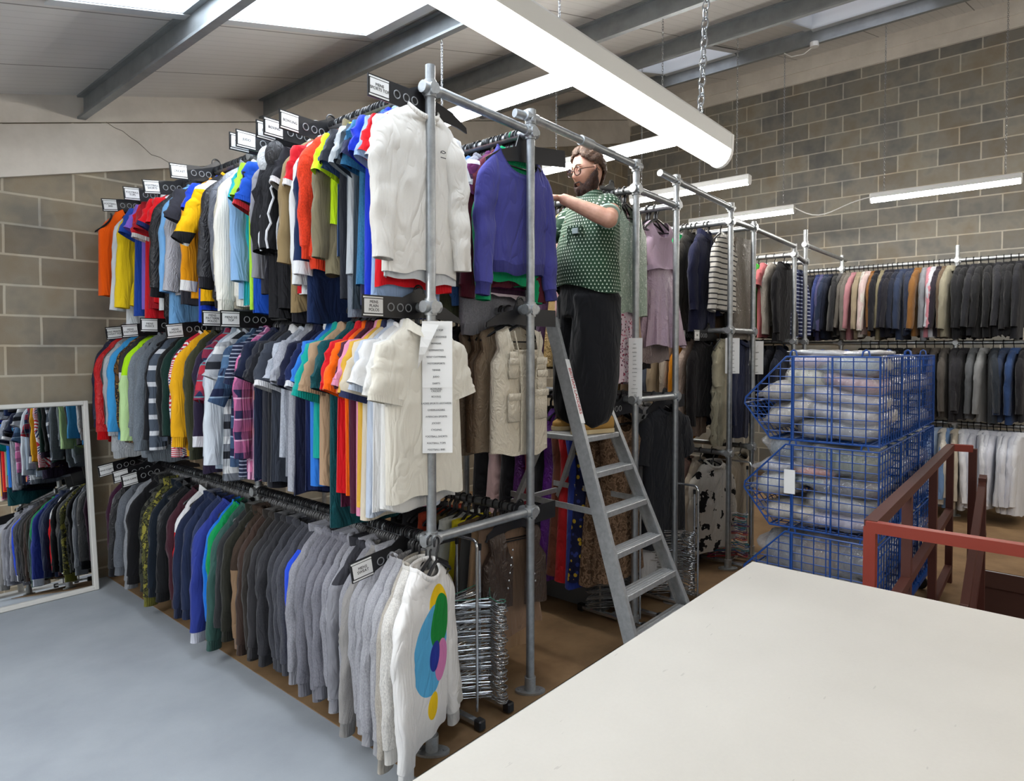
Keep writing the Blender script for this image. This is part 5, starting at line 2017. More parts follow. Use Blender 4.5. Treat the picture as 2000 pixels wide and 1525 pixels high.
for k in range(1, 7):
    z = 1.28 - .207 * k
    if z < .03:
        z = .06
    l, r_ = stile_pt(-1, z), stile_pt(1, z)
    mb = MB()
    y0 = l[1]
    prof = [(-.045, -.016), (.045, -.016), (.045, .012), (.040, .016), (.03, .013), (.02, .016), (.01, .013), (0, .016), (-.01, .013), (-.02, .016), (-.03, .013), (-.040, .016), (-.045, .012)]
    mb.rings([[LP(x, y0 + py, z + pz) for py, pz in prof] for x in (l[0] + .01, r_[0] - .01)], True, True)
    o = mb.build('tread', ALU, ld)
    recalc(o)
mb = MB()
l, r_ = stile_pt(-1, 1.28), stile_pt(1, 1.28)
mb.box(LP((l[0] + r_[0]) / 2, 2.26, 1.262), (r_[0] - l[0] - .02, .34, .032), None, .005)
mb.build('platform', ALU, ld)
mb = MB()
hl, hr = stile_pt(-1, 1.93), stile_pt(1, 1.93)
mb.bar(LP(hl[0], hl[1], 1.93), LP(hr[0] + .02, hr[1], 1.93), .028, .05)
mb.build('guard_rail', ALU, ld)
for side in (-1, 1):
    p, q = stile_pt(side, 1.2), stile_pt(side, .02)
    mb = MB()
    mb.bar(LP(p[0], 2.40, 1.25), LP(q[0] - side * .02, 2.98, .02), .024, .042, (1, 0, 0))
    mb.build('rear_leg', ALU, ld)
    a = stile_pt(side, .87)
    mb = MB()
    mb.bar(LP(a[0], a[1] - .03, .87), LP(a[0] - side * .01, 2.64, .885), .007, .034, (0, 0, 1))
    mb.build('brace', ALU, ld)
mb = MB()
a, b = stile_pt(-1, .8), stile_pt(1, .8)
mb.bar(LP(a[0], 2.62, .84), LP(b[0], 2.62, .84), .02, .03)
mb.build('brace', ALU, ld)

# ================================================================== stands of wire hangers
def wire_hanger_mesh(r=.0025, w=.20, dp=.15):
    """lies flat: hook at +x, triangle towards -x"""
    mb = MB()
    pts = []
    for k in range(9):
        a = math.radians(150 - 250 * k / 8)
        pts.append((.03 + .022 * cos(a), .022 * sin(a), 0))
    pts += [(.0, -.012, 0), (-.03, 0, 0), (-.055, .02, 0)]
    pts += [(-.055 - dp * .92, w * .93, 0), (-.055 - dp * .98, w * .98, 0), (-.055 - dp, w * .92, 0), (-.055 - dp, -w * .92, 0), (-.055 - dp * .98, -w * .98, 0), (-.055 - dp * .92, -w * .93, 0), (-.055, -.02, 0), (-.03, 0, .002)]
    mb.tube(pts, r, 5)
    return mb


def mesh_of(mb, name, mat):
    o = mb.build(name, mat, None, True)
    me = o.data
    bpy.data.objects.remove(o)
    return me


WH = mesh_of(wire_hanger_mesh(), 'wire_hanger', WIRE)
CWIRE = []
for nm, c in (('red', '#b02030'), ('blue', '#2a5a98'), ('white', '#c8ccd0'), ('purple', '#6c2a5c'), ('teal', '#2a7f8c')):
    CWIRE.append((nm, mesh_of(wire_hanger_mesh(.004), 'wire_hanger', mat_plain('%s_plastic_coated_wire' % nm, c, .35))))
GWIRE = mesh_of(wire_hanger_mesh(.0022), 'wire_hanger', mat_plain('green_coated_wire', '#3c7a68', .35))


def stand(label, x, y, h, rz):
    t = thing('hanger_stand', label, 'hanger stand', (x, y, 0), rz, 'chrome stands for empty hangers')
    for s in (-1, 1):
        b = MB()
        b.box((s * .10, .14, .035), (.034, .46, .022), None, .003)
        b.build('base_bar', CHROME, t)
        for e in (-.10, .385):
            c = MB()
            c.box((s * .10, e, .033), (.042, .045, .048), None, .006)
            c.build('rubber_foot', BLACKP, t)
    b = MB()
    b.box((0, .14, .04), (.19, .03, .015))
    b.build('cross_bar', CHROME, t)
    for s in (0,):
        b = MB()
        b.tube([(-.045, -.03, .045), (-.045, -.03, h - .03), (-.042, -.02, h - .008), (-.035, .0, h), (-.035, .24, h), (-.042, .26, h - .008), (-.045, .27, h - .03), (-.045, .27, .045)], .0075, 10)
        b.build('frame_loop', CHROME, t, True)
    for s in (-1, 1):
        b = MB()
        b.tube([(.045, .12 + s * .08, .045), (.045, .12 + s * .08, h - .06)], .0075, 10)
        p = b.build('upright', CHROME, t, True)
        c = MB()
        c.tube([(.045, .12 + s * .08, h - .075), (.045, .12 + s * .08, h - .045)], .010, 10)
        c.build('tip', BLACKP, p)
    return t


def pile(x, y, z0, n, dz, rz, label, group, meshes=None, tilt=.10, spread=.05):
    for i in range(n):
        if meshes is None:
            me, lb = WH, label
        elif callable(meshes):
            me, lb = meshes(i)
        for _ in (0,):
            o = bpy.data.objects.new('wire_hanger', me)
            COL.objects.link(o)
            o.location = (x + random.uniform(-.006, .006), y + random.uniform(-.02, .02), z0 + i * dz + random.uniform(-.002, .002))
            o.rotation_euler = (random.uniform(-.05, .05), tilt * (1 + .4 * sin(i * .5)) + random.uniform(-.05, .05), rz + random.uniform(-spread, spread) * 2)
            tag(o, lb, 'hanger', group)


stand('chrome hanger stand behind the end pole of the nearest rack', 2.265, 2.18, .86, 0)
pile(2.30, 2.10, .09, 76, .0063, -PI / 2, 'bare wire hanger in the tall stack behind the end pole', 'wire hangers stacked behind the end pole', tilt=.0)
o = bpy.data.objects.new('wire_hanger', GWIRE)
COL.objects.link(o)
o.location = (2.30, 2.10, .572)
o.rotation_euler = (0, .0, -1.5)
tag(o, 'green-coated wire hanger on top of the stack behind the end pole', 'hanger')
stand('chrome hanger stand at the foot of the pole behind the ladder', 3.72, 2.14, .84, 0)
pile(3.74, 2.22, .06, 34, .0075, -PI / 2, 'bare wire hanger in the low stack behind the ladder foot', 'wire hangers stacked behind the ladder foot', tilt=.0)
stand('chrome hanger stand between the ladder and the blue baskets', 4.22, 1.98, .84, 0)
pile(4.22, 2.05, .08, 60, .0072, -PI / 2, 'bare wire hanger in the tall stack between ladder and blue baskets', 'wire hangers stacked between ladder and baskets', tilt=.0)
stand('chrome hanger stand holding coloured hangers beside the blue baskets', 5.28, 2.02, .86, 0)
ccount = {}
for i in range(22):
    ccount[CWIRE[(i * 3 + i // 5) % 5][0]] = ccount.get(CWIRE[(i * 3 + i // 5) % 5][0], 0) + 1


def colpick(i):
    nm, me = CWIRE[(i * 3 + i // 5) % 5]
    return me, '%s coated hanger in the low colourful stack beside the blue baskets' % nm


pile(5.30, 2.10, .07, 22, .0165, -PI / 2, '', 'coloured hangers stacked beside the baskets', colpick, tilt=.0)

# ================================================================== storage box
bx = thing('storage_box', 'cloudy grey plastic storage box on the floor behind the ladder', 'storage box', (3.86, 2.66, 0))
BOXM = mat_plain('cloudy_grey_plastic', '#5a5d61', .35)
mb = MB()
def rrect(w, d, z, r=.05, n=5):
    pts = []
    for cx, cy, a0 in ((w / 2 - r, d / 2 - r, 0), (-w / 2 + r, d / 2 - r, 90), (-w / 2 + r, -d / 2 + r, 180), (w / 2 - r, -d / 2 + r, 270)):
        for k in range(n):
            a = math.radians(a0 + 90 * k / (n - 1))
            pts.append((cx + r * cos(a), cy + r * sin(a), z))
    return pts
mb.rings([rrect(.36, .54, .012), rrect(.40, .60, .33)], True, True)
mb.build('tub', BOXM, bx)
mb = MB()
mb.rings([rrect(.43, .63, .325), rrect(.43, .63, .355), rrect(.39, .59, .365)], True, True)
mb.build('lid', BOXM, bx)
for s in (-1, 1):
    mb = MB()
    mb.box((s * .0 - .205, s * .2, .29), (.02, .07, .06), None, .006)
    mb.build('clip', mat_plain('pale_grey_clip', '#7b7f84', .4), bx)
mb = MB()
mb.box((-.198, .08, .19), (.004, .26, .05))
mb.build('yellow_label', mat_plain('faded_yellow_label', '#8a7a34', .6), bx)

# ================================================================== blue wire hopper baskets
def wire_panel(poly, u, v, step_u, step_v, org, nrm, r=.0032):
    """grid of wires inside a convex polygon given in (u,v) metres; org/u/v place it in space"""
    mb = MB()
    U_, V_, O = Vector(u), Vector(v), Vector(org)
    P = [Vector((a, b)) for a, b in poly]
    n = len(P)

    def clip(axis, val):
        hits = []
        for i in range(n):
            a, b = P[i], P[(i + 1) % n]
            if (a[axis] - val) * (b[axis] - val) < 0:
                f = (val - a[axis]) / (b[axis] - a[axis])
                hits.append(a[1 - axis] + (b[1 - axis] - a[1 - axis]) * f)
        return (min(hits), max(hits)) if len(hits) >= 2 else None
    for axis, step in ((0, step_u), (1, step_v)):
        lo, hi = min(p[axis] for p in P), max(p[axis] for p in P)
        k = lo + step
        while k < hi - step * .3:
            c = clip(axis, k)
            if c:
                a = (k, c[0]) if axis == 0 else (c[0], k)
                b = (k, c[1]) if axis == 0 else (c[1], k)
                off = Vector(nrm) * (r if axis else -r)
                mb.tube([O + U_ * a[0] + V_ * a[1] + off, O + U_ * b[0] + V_ * b[1] + off], r, 5)
            k += step
    ed = [O + U_ * p[0] + V_ * p[1] for p in P]
    mb.tube(ed, r * 1.9, 6, closed=True)
    return mb


def basket(label, x, y, z, w=.55, dens=1.0):
    """hopper basket: right-back corner at (x, y, z); its sloping mouth faces +y"""
    t = thing('wire_basket', label, 'wire basket', (x, y, z), 0, 'stacked blue wire baskets')
    prof = [(0, 0), (.58, 0), (.735, .20), (.73, .235), (.49, .485), (0, .485)]      # (y, z)
    su, sv = .0655 / dens, .046 / dens
    for xx in (0, w):
        wire_panel(prof, (0, 1, 0), (0, 0, 1), su, sv, (xx, 0, 0), (1, 0, 0)).build('side_panel', BLUEW, t, True)
    wire_panel([(0, 0), (w, 0), (w, .485), (0, .485)], (1, 0, 0), (0, 0, 1), su, sv, (0, 0, 0), (0, 1, 0)).build('back_panel', BLUEW, t, True)
    wire_panel([(0, 0), (w, 0), (w, .58), (0, .58)], (1, 0, 0), (0, 1, 0), su, sv * 1.2, (0, 0, 0), (0, 0, 1)).build('bottom_panel', BLUEW, t, True)
    q = math.hypot(.155, .20)
    wire_panel([(0, 0), (w, 0), (w, q), (0, q)], (1, 0, 0), (0, .155 / q, .20 / q), su, sv, (0, .58, 0), (0, .7, -.7)).build('front_panel', BLUEW, t, True)
    for xx in (0, w):
        f = MB()
        for yy in (.07, .45):
            f.tube([(xx, yy - .02, .485), (xx, yy - .014, .515), (xx, yy, .523), (xx, yy + .014, .515), (xx, yy + .02, .485)], .005, 6)
        f.tube([(xx, .45, .485), (xx, .45, 0)], .0065, 6)
        f.tube([(xx, .24, .485), (xx, .24, 0)], .0055, 6)
        f.build('stacking_loop', BLUEW, t, True)
    return t


BX0, BY0 = 3.95, .812
ZB = (1.245, .730, .215)
for k, nm in enumerate(('top', 'middle', 'bottom')):
    basket('blue wire basket of bagged clothes, %s of the nearest stack' % nm, BX0, BY0, ZB[k])
for j in (1, 2):
    for k, nm in enumerate(('top', 'middle', 'bottom')):
        basket('blue wire basket of bagged clothes, %s of the %s stack' % (nm, ('', 'second', 'farthest')[j]), BX0 + .575 * j, BY0 + .0, ZB[k])
for j in range(3):
    d = thing('wheeled_base', '%s stack base of the blue baskets' % ('nearest', 'second', 'farthest')[j], 'trolley base', (BX0 + .575 * j, BY0, 0), 0, 'wheeled bases under the baskets')
    m = MB()
    for xx in (.0, .55):
        m.bar((xx, 0, .19), (xx, .58, .19), .03, .03)
    for yy in (.0, .58):
        m.bar((0, yy, .19), (.55, yy, .19), .03, .03)
    m.build('frame', BLUEW, d)
    for xx in (.05, .5):
        for yy in (.06, .52):
            c = MB()
            c.tube([(xx - .014, yy, .055), (xx + .014, yy, .055)], .048, 16)
            c.tube([(xx, yy, .09), (xx, yy, .18)], .012, 8)
            c.build('castor', BLACKP, d, True)
pc = MB()
pc.box((0, 0, 0), (.003, .062, .14))
o = pc.build('paper_tag', PAPER)
o.location = (BX0 - .012, 1.275, 1.0)
tag(o, 'white paper tag hooked on the side of the middle blue basket', 'tag')

# clothes folded in clear bags
FILM = NT('clear_plastic_film')
_tr = FILM.n('ShaderNodeBsdfTransparent')
_tr.inputs[0].default_value = (.97, .97, .97, 1)
_gl = FILM.n('ShaderNodeBsdfGlossy')
_gl.inputs['Roughness'].default_value = .12
_gl.inputs['Color'].default_value = (.95, .95, .97, 1)
_df = FILM.n('ShaderNodeBsdfDiffuse')
_df.inputs['Color'].default_value = (.86, .86, .87, 1)
_m1 = FILM.n('ShaderNodeMixShader')
_m2 = FILM.n('ShaderNodeMixShader')
_lw = FILM.n('ShaderNodeLayerWeight')
_lw.inputs['Blend'].default_value = .35
_v = FILM.coord('Object')
_nz = FILM.noise(_v, 17, 4, .65)
_bp = FILM.n('ShaderNodeBump')
_bp.inputs['Strength'].default_value = 1.0
_bp.inputs['Distance'].default_value = .03
FILM.l(_nz, _bp.inputs['Height'])
FILM.l(_bp.outputs[0], _gl.inputs['Normal'])
FILM.l(_bp.outputs[0], _lw.inputs['Normal'])
FILM.l(FILM.math('ADD', FILM.math('MULTIPLY', _lw.outputs['Facing'], .6), .08), _m1.inputs[0])
FILM.l(_tr.outputs[0], _m1.inputs[1])
FILM.l(_gl.outputs[0], _m1.inputs[2])
_m2.inputs[0].default_value = .2
FILM.l(_m1.outputs[0], _m2.inputs[1])
FILM.l(_df.outputs[0], _m2.inputs[2])
FILM.l(_m2.outputs[0], FILM.t.nodes['Material Output'].inputs['Surface'])


def pillow(mb, sx, sy, sz, r, k=1.0, n=18, m=10, wr=.16, flap=0.0):
    ph = [r.uniform(0, 6.28) for _ in range(8)]
    rings = []
    for i in range(m + 1):
        a = -PI / 2 + PI * i / m
        ring = []
        for j in range(n):
            t = 2 * PI * j / n
            x, y = sp(cos(t), .55) * sp(cos(a) if abs(cos(a)) > 1e-3 else 1e-3, .45), sp(sin(t), .55) * sp(cos(a) if abs(cos(a)) > 1e-3 else 1e-3, .45)
            z = sp(sin(a), .8)
            f = 1 + wr * (sin(5 * x + ph[0] + 3 * y) * .5 + sin(9 * y + ph[1] - 4 * x) * .5)
            z = z * f + wr * .6 * sin(4 * x + ph[2]) + wr * .5 * sin(6 * y + ph[3])
            if flap and y > .7:
                y += flap * (y - .7) * 3
                z *= .35
            ring.append((x * sx * k, y * sy * k, z * sz * (k if k == 1 else k * 1.12)))
        rings.append(ring)
    mb.rings(rings, True, True)


def bag(label, color, x, y, z, sx, sy, sz, rz=0.0, tilt=0.0, mat='jersey', flap=.0, pattern=None):
    SEED[0] += 1
    r = random.Random(SEED[0])
    color = '#%02x%02x%02x' % tuple(min(245, int(int(color[i:i + 2], 16) * 1.15 + 10)) for i in (1, 3, 5))
    t = thing('bagged_clothes', label, 'bagged clothes', (x, y, z), rz, 'folded clothes in clear bags')
    t.rotation_euler = (tilt, 0, rz)
    a = MB()
    pillow(a, sx, sy, sz, r)
    a.build('folded_clothes', pattern or mat_fabric(mat), t, True, color)
    r2 = random.Random(SEED[0])
    b = MB()
    pillow(b, sx, sy, sz, r2, 1.07, 26, 12, .16, flap)
    b.build('plastic_bag', FILM.m, t, True)


CAM_NEW = [(.26, '#a8a8ae', 'grey'), (.25, '#c4c0ba', 'cream'), (.24, '#8f9299', 'slate')]
bags_front = [
    # (basket index, colour, words, y, z, sy, sz, tilt)
    (0, '#8a8f96', 'slate grey', 1.06, .06, .22, .055, 0), (0, '#b9b6b8', 'pale grey', 1.03, .16, .21, .055, .12), (0, '#a9a4aa', 'silver grey', 1.04, .255, .22, .05, .2), (0, '#b58f96', 'dusty pink', .99, .34, .17, .05, .15),
    (0, '#8c9aa4', 'blue grey', 1.0, .43, .18, .055, .1), (0, '#c9c2b8', 'oatmeal', 1.30, .16, .17, .06, -.35), (0, '#b7b0a6', 'stone', 1.33, .28, .15, .05, -.25), (0, '#cfcab4', 'pale yellow', 1.21, .36, .13, .07, 0), (0, '#c2b4c2', 'lilac', 1.17, .455, .15, .045, 0),
    (1, '#a79fb4', 'lavender', 1.05, .06, .22, .05, 0), (1, '#9c9c9c', 'speckled grey', 1.03, .15, .20, .055, .05), (1, '#32343c', 'black', 1.02, .25, .19, .05, .1), (1, '#5a6a58', 'moss green', 1.02, .40, .18, .08, .1), (1, '#c9bfae', 'beige', 1.29, .08, .17, .05, -.1),
    (1, '#e0dcc8', 'cream', 1.39, .24, .14, .065, -.2), (1, '#a8503a', 'rust red', 1.20, .33, .16, .035, .1), (1, '#3c6a6c', 'teal', 1.20, .275, .17, .03, .1), (1, '#5c6a74', 'petrol grey', 1.27, .43, .17, .06, .15), (1, '#b4b4ba', 'white', 1.33, .345, .17, .04, -.1),
    (2, '#6a5a4c', 'brown wool', 1.12, .36, .15, .10, 0), (2, '#3c3e46', 'charcoal', .95, .36, .12, .09, 0), (2, '#4a4e58', 'dark blue', 1.32, .34, .15, .09, 0), (2, '#55585e', 'dark grey', 1.08, .18, .22, .09, 0), (2, '#3a3c40', 'black', 1.36, .16, .15, .08, 0),
]
for (bi, c, wd, yy, zz, sy_, sz_, tl) in bags_front:
    nm = ('top', 'middle', 'bottom')[bi]
    bag('clear bag of folded %s clothes in the %s near basket' % (wd, nm), c, BX0 + .275, yy, ZB[bi] + zz, .235, sy_, sz_, random.uniform(-.16, .16), tl + random.uniform(-.1, .1),
        flap=.0 if yy < 1.25 else .35)
bag('empty-looking clear bag lying on top of the near basket, towards the racks', '#b8bcc2', BX0 + .25, 1.16, ZB[0] + .505, .20, .15, .015, .1, .05, flap=.3)
bag('clear bag lying on top of the near basket, towards the stairs', '#b0b4ba', BX0 + .28, .93, ZB[0] + .505, .2, .1, .013, -.1, -.03)
for j in (1, 2):
    for k in range(3):
        for q, (c, wd) in enumerate((('#9fa3a8', 'grey'), ('#77808a', 'slate'), ('#b9b9bd', 'white'), ('#5c7068', 'green grey'))):
            bag('clear bag of %s clothes in the %s basket of the %s stack' % (wd, ('top', 'middle', 'bottom')[k], ('', 'second', 'farthest')[j]), c, BX0 + .575 * j + .28, 1.08 + .04 * (q % 2), ZB[k] + .065 + .115 * q, .24, .25, .058, random.uniform(-.05, .05), random.uniform(-.05, .05))

# ================================================================== red railing round the stair well
rl = thing('stair_railing', 'red-painted steel railing round the stair opening beside the baskets', 'railing', (3.03, .63, 0))


def RP(x, y, z):
    return (x - 3.03, y - .63, z)


def rbar(name, a, b, w, h, m=REDP, up=(0, 0, 1)):
    mb = MB()
    mb.bar(RP(*a), RP(*b), w, h, up)
    return mb.build(name, m, rl)


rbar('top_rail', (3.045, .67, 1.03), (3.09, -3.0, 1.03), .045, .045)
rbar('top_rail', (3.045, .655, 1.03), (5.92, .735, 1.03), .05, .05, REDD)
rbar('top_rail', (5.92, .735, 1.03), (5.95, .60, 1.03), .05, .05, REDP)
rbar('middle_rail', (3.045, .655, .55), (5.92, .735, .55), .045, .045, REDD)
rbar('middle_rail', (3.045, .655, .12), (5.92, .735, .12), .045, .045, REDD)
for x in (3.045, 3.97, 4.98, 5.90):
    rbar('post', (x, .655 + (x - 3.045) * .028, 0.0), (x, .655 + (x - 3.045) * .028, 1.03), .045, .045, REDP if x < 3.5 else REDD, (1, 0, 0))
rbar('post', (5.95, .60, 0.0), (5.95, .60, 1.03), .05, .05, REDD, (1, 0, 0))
for y in (-1.2, -2.9):
    rbar('post', (3.07, y, 0), (3.07, y, 1.03), .045, .045, REDP, (1, 0, 0))
sh = thing('stair_handrail', 'dark red sloping handrail going down the stair opening', 'handrail', (4.5, .52, 0))
mb = MB()
mb.bar((1.3, 0, .85), (-1.2, 0, -.95), .045, .045)
mb.bar((1.3, 0, .45), (-.7, 0, -.95), .045, .045)
mb.build('rail', REDD, sh)
mb = MB()
mb.bar((1.25, 0, -.55), (1.25, 0, .85), .045, .045, (1, 0, 0))
mb.bar((.35, 0, -.6), (.35, 0, .2), .045, .045, (1, 0, 0))
mb.build('post', REDD, sh)

# ================================================================== the man on the ladder
# local frame: x the way he faces, y to his left (towards the camera), z up from the platform
man = thing('person', 'bearded man in glasses and green patterned shirt standing on the ladder sorting clothes', 'person', (3.29, 2.25, 1.281), math.atan2(.36, -.93))
man.scale = (1.035, 1.035, 1.035)
SKIN = NT('skin')
_v = SKIN.coord('Object')
_n = SKIN.noise(_v, 22, 3, .6)
SKIN.l(SKIN.ramp(_n, [(.3, lin('#b98770')), (.7, lin('#cf9f88'))]), SKIN.b.inputs['Base Color'])
SKIN.set(Roughness=.55, **{'Subsurface Weight': .08})
HC = Vector((.008, 0, 1.505))            # centre of the head
HT = Matrix.Rotation(math.radians(14), 3, 'Y') @ Matrix.Identity(3)      # head bowed forward
HROT = Matrix.Rotation(math.radians(4), 3, 'Z') @ HT
HX, HY, HZ = .098, .077, .122


def head_point(th, ph, grow=0.0):
    """th from crown 0 to chin pi, ph round from the face 0"""
    x, y, z = sin(th) * cos(ph), sin(th) * sin(ph), cos(th)
    X, Y, Z = x * HX, y * HY, z * HZ
    if z < 0:
        k = -z
        Y *= 1 - .24 * k ** 1.3
        X *= 1 - .10 * k
        if x > 0:
            X += .016 * k * x
        else:
            X *= 1 - .25 * k
    if x > 0:
        X *= 1 - .05 * x * (1 - abs(y))
        g = lambda a, b, sy, sz: math.exp(-((Y - a) / sy) ** 2 - ((Z - b) / sz) ** 2)
        X += .024 * g(0, -.022, .012, .017) + .012 * g(0, .000, .009, .022)      # nose
        X += .006 * g(.032, .034, .022, .009) + .006 * g(-.032, .034, .022, .009)  # brow
        X -= .009 * g(.032, .012, .017, .012) + .009 * g(-.032, .012, .017, .012)  # eye sockets
        X += .004 * g(.038, -.022, .02, .018) + .004 * g(-.038, -.022, .02, .018)  # cheeks
        X += .005 * g(0, -.062, .022, .006) - .003 * g(0, -.055, .02, .003)        # lips
        X += .006 * g(0, -.098, .022, .016)                                        # chin
    if grow:
        n = Vector((x / HX, y / HY, z / HZ)).normalized()
        X, Y, Z = X + n.x * grow, Y + n.y * grow, Z + n.z * grow
    return Vector((X, Y, Z))


def to_man(p):
    return HC + HROT @ Vector(p)


def limb(mb, pts, rad, n=16, flat=None):
    """closed tapered limb through pts"""
    P = [Vector(p) for p in pts]
    Q, R = [], []
    m = len(P)
    for i in range(m - 1):
        for k in range(5):
            f = k / 5
            a, b, c, d = P[max(i - 1, 0)], P[i], P[i + 1], P[min(i + 2, m - 1)]
            Q.append(.5 * ((2 * b) + (c - a) * f + (2 * a - 5 * b + 4 * c - d) * f * f + (3 * b - a - 3 * c + d) * f ** 3))
            R.append(rad[i] + (rad[i + 1] - rad[i]) * f)
    Q.append(P[-1])
    R.append(rad[-1])
    mb.tube(Q, R, n, True)


body = MB()
rings = []
for i in range(33):
    th = .04 + (PI - .08) * i / 32
    rings.append([to_man(head_point(th, 2 * PI * j / 40)) for j in range(40)])
body.rings(rings, True, True)
for s in (-1, 1):                        # ears
    c = to_man((-.008, s * .078, -.002))
    e = [(HROT @ Vector((.016 * cos(q) * (1.1 if sin(q) > 0 else .8), s * .006 * cos(q), .031 * sin(q)))) + c for q in [2 * PI * k / 14 for k in range(14)]]
    body.tube(e, .0065, 6, closed=True)
    body.tube([c + HROT @ Vector((0, -s * .012, 0)), c + HROT @ Vector((0, s * .004, 0))], [.018, .010], 10)
limb(body, [(-.01, 0, 1.27), (-.008, 0, 1.34), (-.002, 0, 1.41), (.008, 0, 1.47)], [.085, .068, .060, .058])
# trunk
tr = []
for z, xc, a, b in ((.80, 0, .13, .165), (.90, 0, .135, .17), (1.0, .005, .135, .165), (1.10, .0, .125, .168), (1.19, -.005, .118, .18), (1.25, -.005, .10, .175), (1.30, -.005, .08, .13), (1.335, -.005, .06, .07)):
    tr.append([(xc + a * cos(2 * PI * j / 24), b * sin(2 * PI * j / 24), z) for j in range(24)])
body.rings(tr, True, True)
L_SH, L_EL, L_WR = (-.02, .185, 1.262), (.085, .315, 1.168), (.28, .15, 1.292)
R_SH, R_EL, R_WR = (-.02, -.185, 1.262), (.15, -.29, 1.14), (.37, -.14, 1.24)
for sh_, el, wr in ((L_SH, L_EL, L_WR), (R_SH, R_EL, R_WR)):
    sh_, el, wr = Vector(sh_), Vector(el), Vector(wr)
    limb(body, [sh_, sh_.lerp(el, .5), el], [.062, .052, .044])
    limb(body, [el, el.lerp(wr, .25), el.lerp(wr, .65), wr], [.045, .047, .037, .028])
for e in (L_EL, R_EL):
    body.ball(e, .047, 16, 12)
# legs and feet inside the trousers and shoes
for s in (-1, 1):
    limb(body, [(0, s * .095, .84), (.012, s * .10, .46), (-.005, s * .10, .09)], [.092, .062, .042])
    limb(body, [(-.03, s * .10, .05), (.05, s * .105, .04), (.12, s * .11, .03)], [.036, .036, .028], 10)


def hand(mb, wr, dirv, palm_n, s):
    """palm, four bent fingers of unequal length, thumb from the side of the palm"""
    w = Vector(wr)
    d = Vector(dirv).normalized()
    nrm = Vector(palm_n)
    nrm = (nrm - d * nrm.dot(d)).normalized()
    side = d.cross(nrm) * s
    rr = []
    for f, a, b in ((-.02, .022, .020), (.015, .034, .017), (.05, .041, .016), (.085, .042, .014), (.097, .038, .011)):
        rr.append([w + d * f + side * (a * cos(q)) + nrm * (b * sin(q)) for q in [2 * PI * k / 14 for k in range(14)]])
    mb.rings(rr, True, True)
    for k, (off, ln, curl) in enumerate(((.030, .068, .9), (.011, .077, 1.05), (-.010, .071, 1.15), (-.029, .056, 1.3))):
        p = w + d * .090 + side * off
        pts, a = [p - d * .012], .15
        pts.append(p)
        for j, seg in enumerate((.42, .32, .26)):
            a += curl * (.5 if j == 0 else .75)
            p = p + (d * cos(a) + nrm * sin(a) + side * off * .8) * ln * seg
            pts.append(p)
        mb.tube(pts, [.0095, .0095, .0088, .0080, .0066], 9)
    p = w + d * .020 + side * .030
    q = p + d * .034 + side * .026 + nrm * .012
    r_ = q + d * .030 + side * .004 + nrm * .016
    mb.tube([p, q, r_, r_ + d * .018 - side * .006 + nrm * .008], [.014, .012, .0105, .008], 9)


hand(body, L_WR, (.72, -.60, .10), (.35, -.35, -1), 1)
hand(body, R_WR, (.80, .50, .12), (.35, .35, -1), -1)
bo = body.build('body', SKIN.m, man, True)
rm = bo.modifiers.new('remesh', 'REMESH')
rm.mode = 'VOXEL'
rm.voxel_size = .0042
rm.use_smooth_shade = True
sm = bo.modifiers.new('smooth', 'SMOOTH')
sm.factor = .5
sm.iterations = 5

# eyes, looking down at the clothes
EYEW = mat_plain('eye_white', '#d8d4cf', .25)
IRIS = mat_plain('dark_iris', '#2a2320', .25)
for s in (-1, 1):
    e = MB()
    c = to_man((.079, s * .031, .011))
    e.ball(c, .0115, 14, 10)
    eo = e.build('eye', EYEW, man, True)
    i_ = MB()
    dd = HROT @ Vector((.95, 0, -.30))
    i_.ball(c + dd * .0078, .0052, 10, 8)
    i_.build('iris', IRIS, eo, True)
    lid = MB()
    rr = []
    for k in range(7):
        a = math.radians(-20 + 110 * k / 6)
        rr.append([c + HROT @ Vector((.0128 * cos(a) * cos(b), .0128 * sin(b), .0128 * sin(a) * cos(b))) for b in [-1.2 + 2.4 * j / 10 for j in range(11)]])
    lid.rings(rr, closed=False)
    lid.build('eyelid', SKIN.m, man, True)

HAIR = NT('brown_hair')
_v = HAIR.coord('Object', (1, 1, 1))
_n = HAIR.noise(_v, 70, 4, .7)
HAIR.l(HAIR.ramp(_n, [(.3, lin('#33231a')), (.7, lin('#6b4c36'))]), HAIR.b.inputs['Base Color'])
HAIR.set(Roughness=.6)
HAIR.bump(_n, .9, .012)
BEARD = NT('dark_auburn_beard')
_v = BEARD.coord('Object', (1, 1, .6))
_n = BEARD.noise(_v, 90, 4, .7)
BEARD.l(BEARD.ramp(_n, [(.3, lin('#22130d')), (.7, lin('#4a2b1c'))]), BEARD.b.inputs['Base Color'])
BEARD.set(Roughness=.7)
BEARD.bump(_n, 1.0, .012)


def scalp(cond, grow, name, mat, res=(44, 64), jag=.0):
    """shell over the part of the head where cond(th, ph) says so, thick at the middle and thin at the edge"""
    mb = MB()
    nt, npz = res
    grid = {}
    r = random.Random(5)
    for i in range(nt + 1):
        th = .02 + (PI - .04) * i / nt
        for j in range(npz):
            ph = -PI + 2 * PI * j / npz
            c = cond(th, ph)
            if c > 0:
                g = grow(th, ph) * min(1, c * 4) + (r.uniform(-jag, jag) if c > .1 else 0)
                grid[(i, j)] = len(mb.v)
                mb.v.append(tuple(to_man(head_point(th, ph, max(.001, g)))))
    for i in range(nt):
        for j in range(npz):
            q = [(i, j), (i, (j + 1) % npz), (i + 1, (j + 1) % npz), (i + 1, j)]
            if all(p in grid for p in q):
                mb.f.append(tuple(grid[p] for p in q))
    o = mb.build(name, mat, man, True)
    md = o.modifiers.new('thick', 'SOLIDIFY')
    md.thickness = .010
    md.offset = -1
    return o


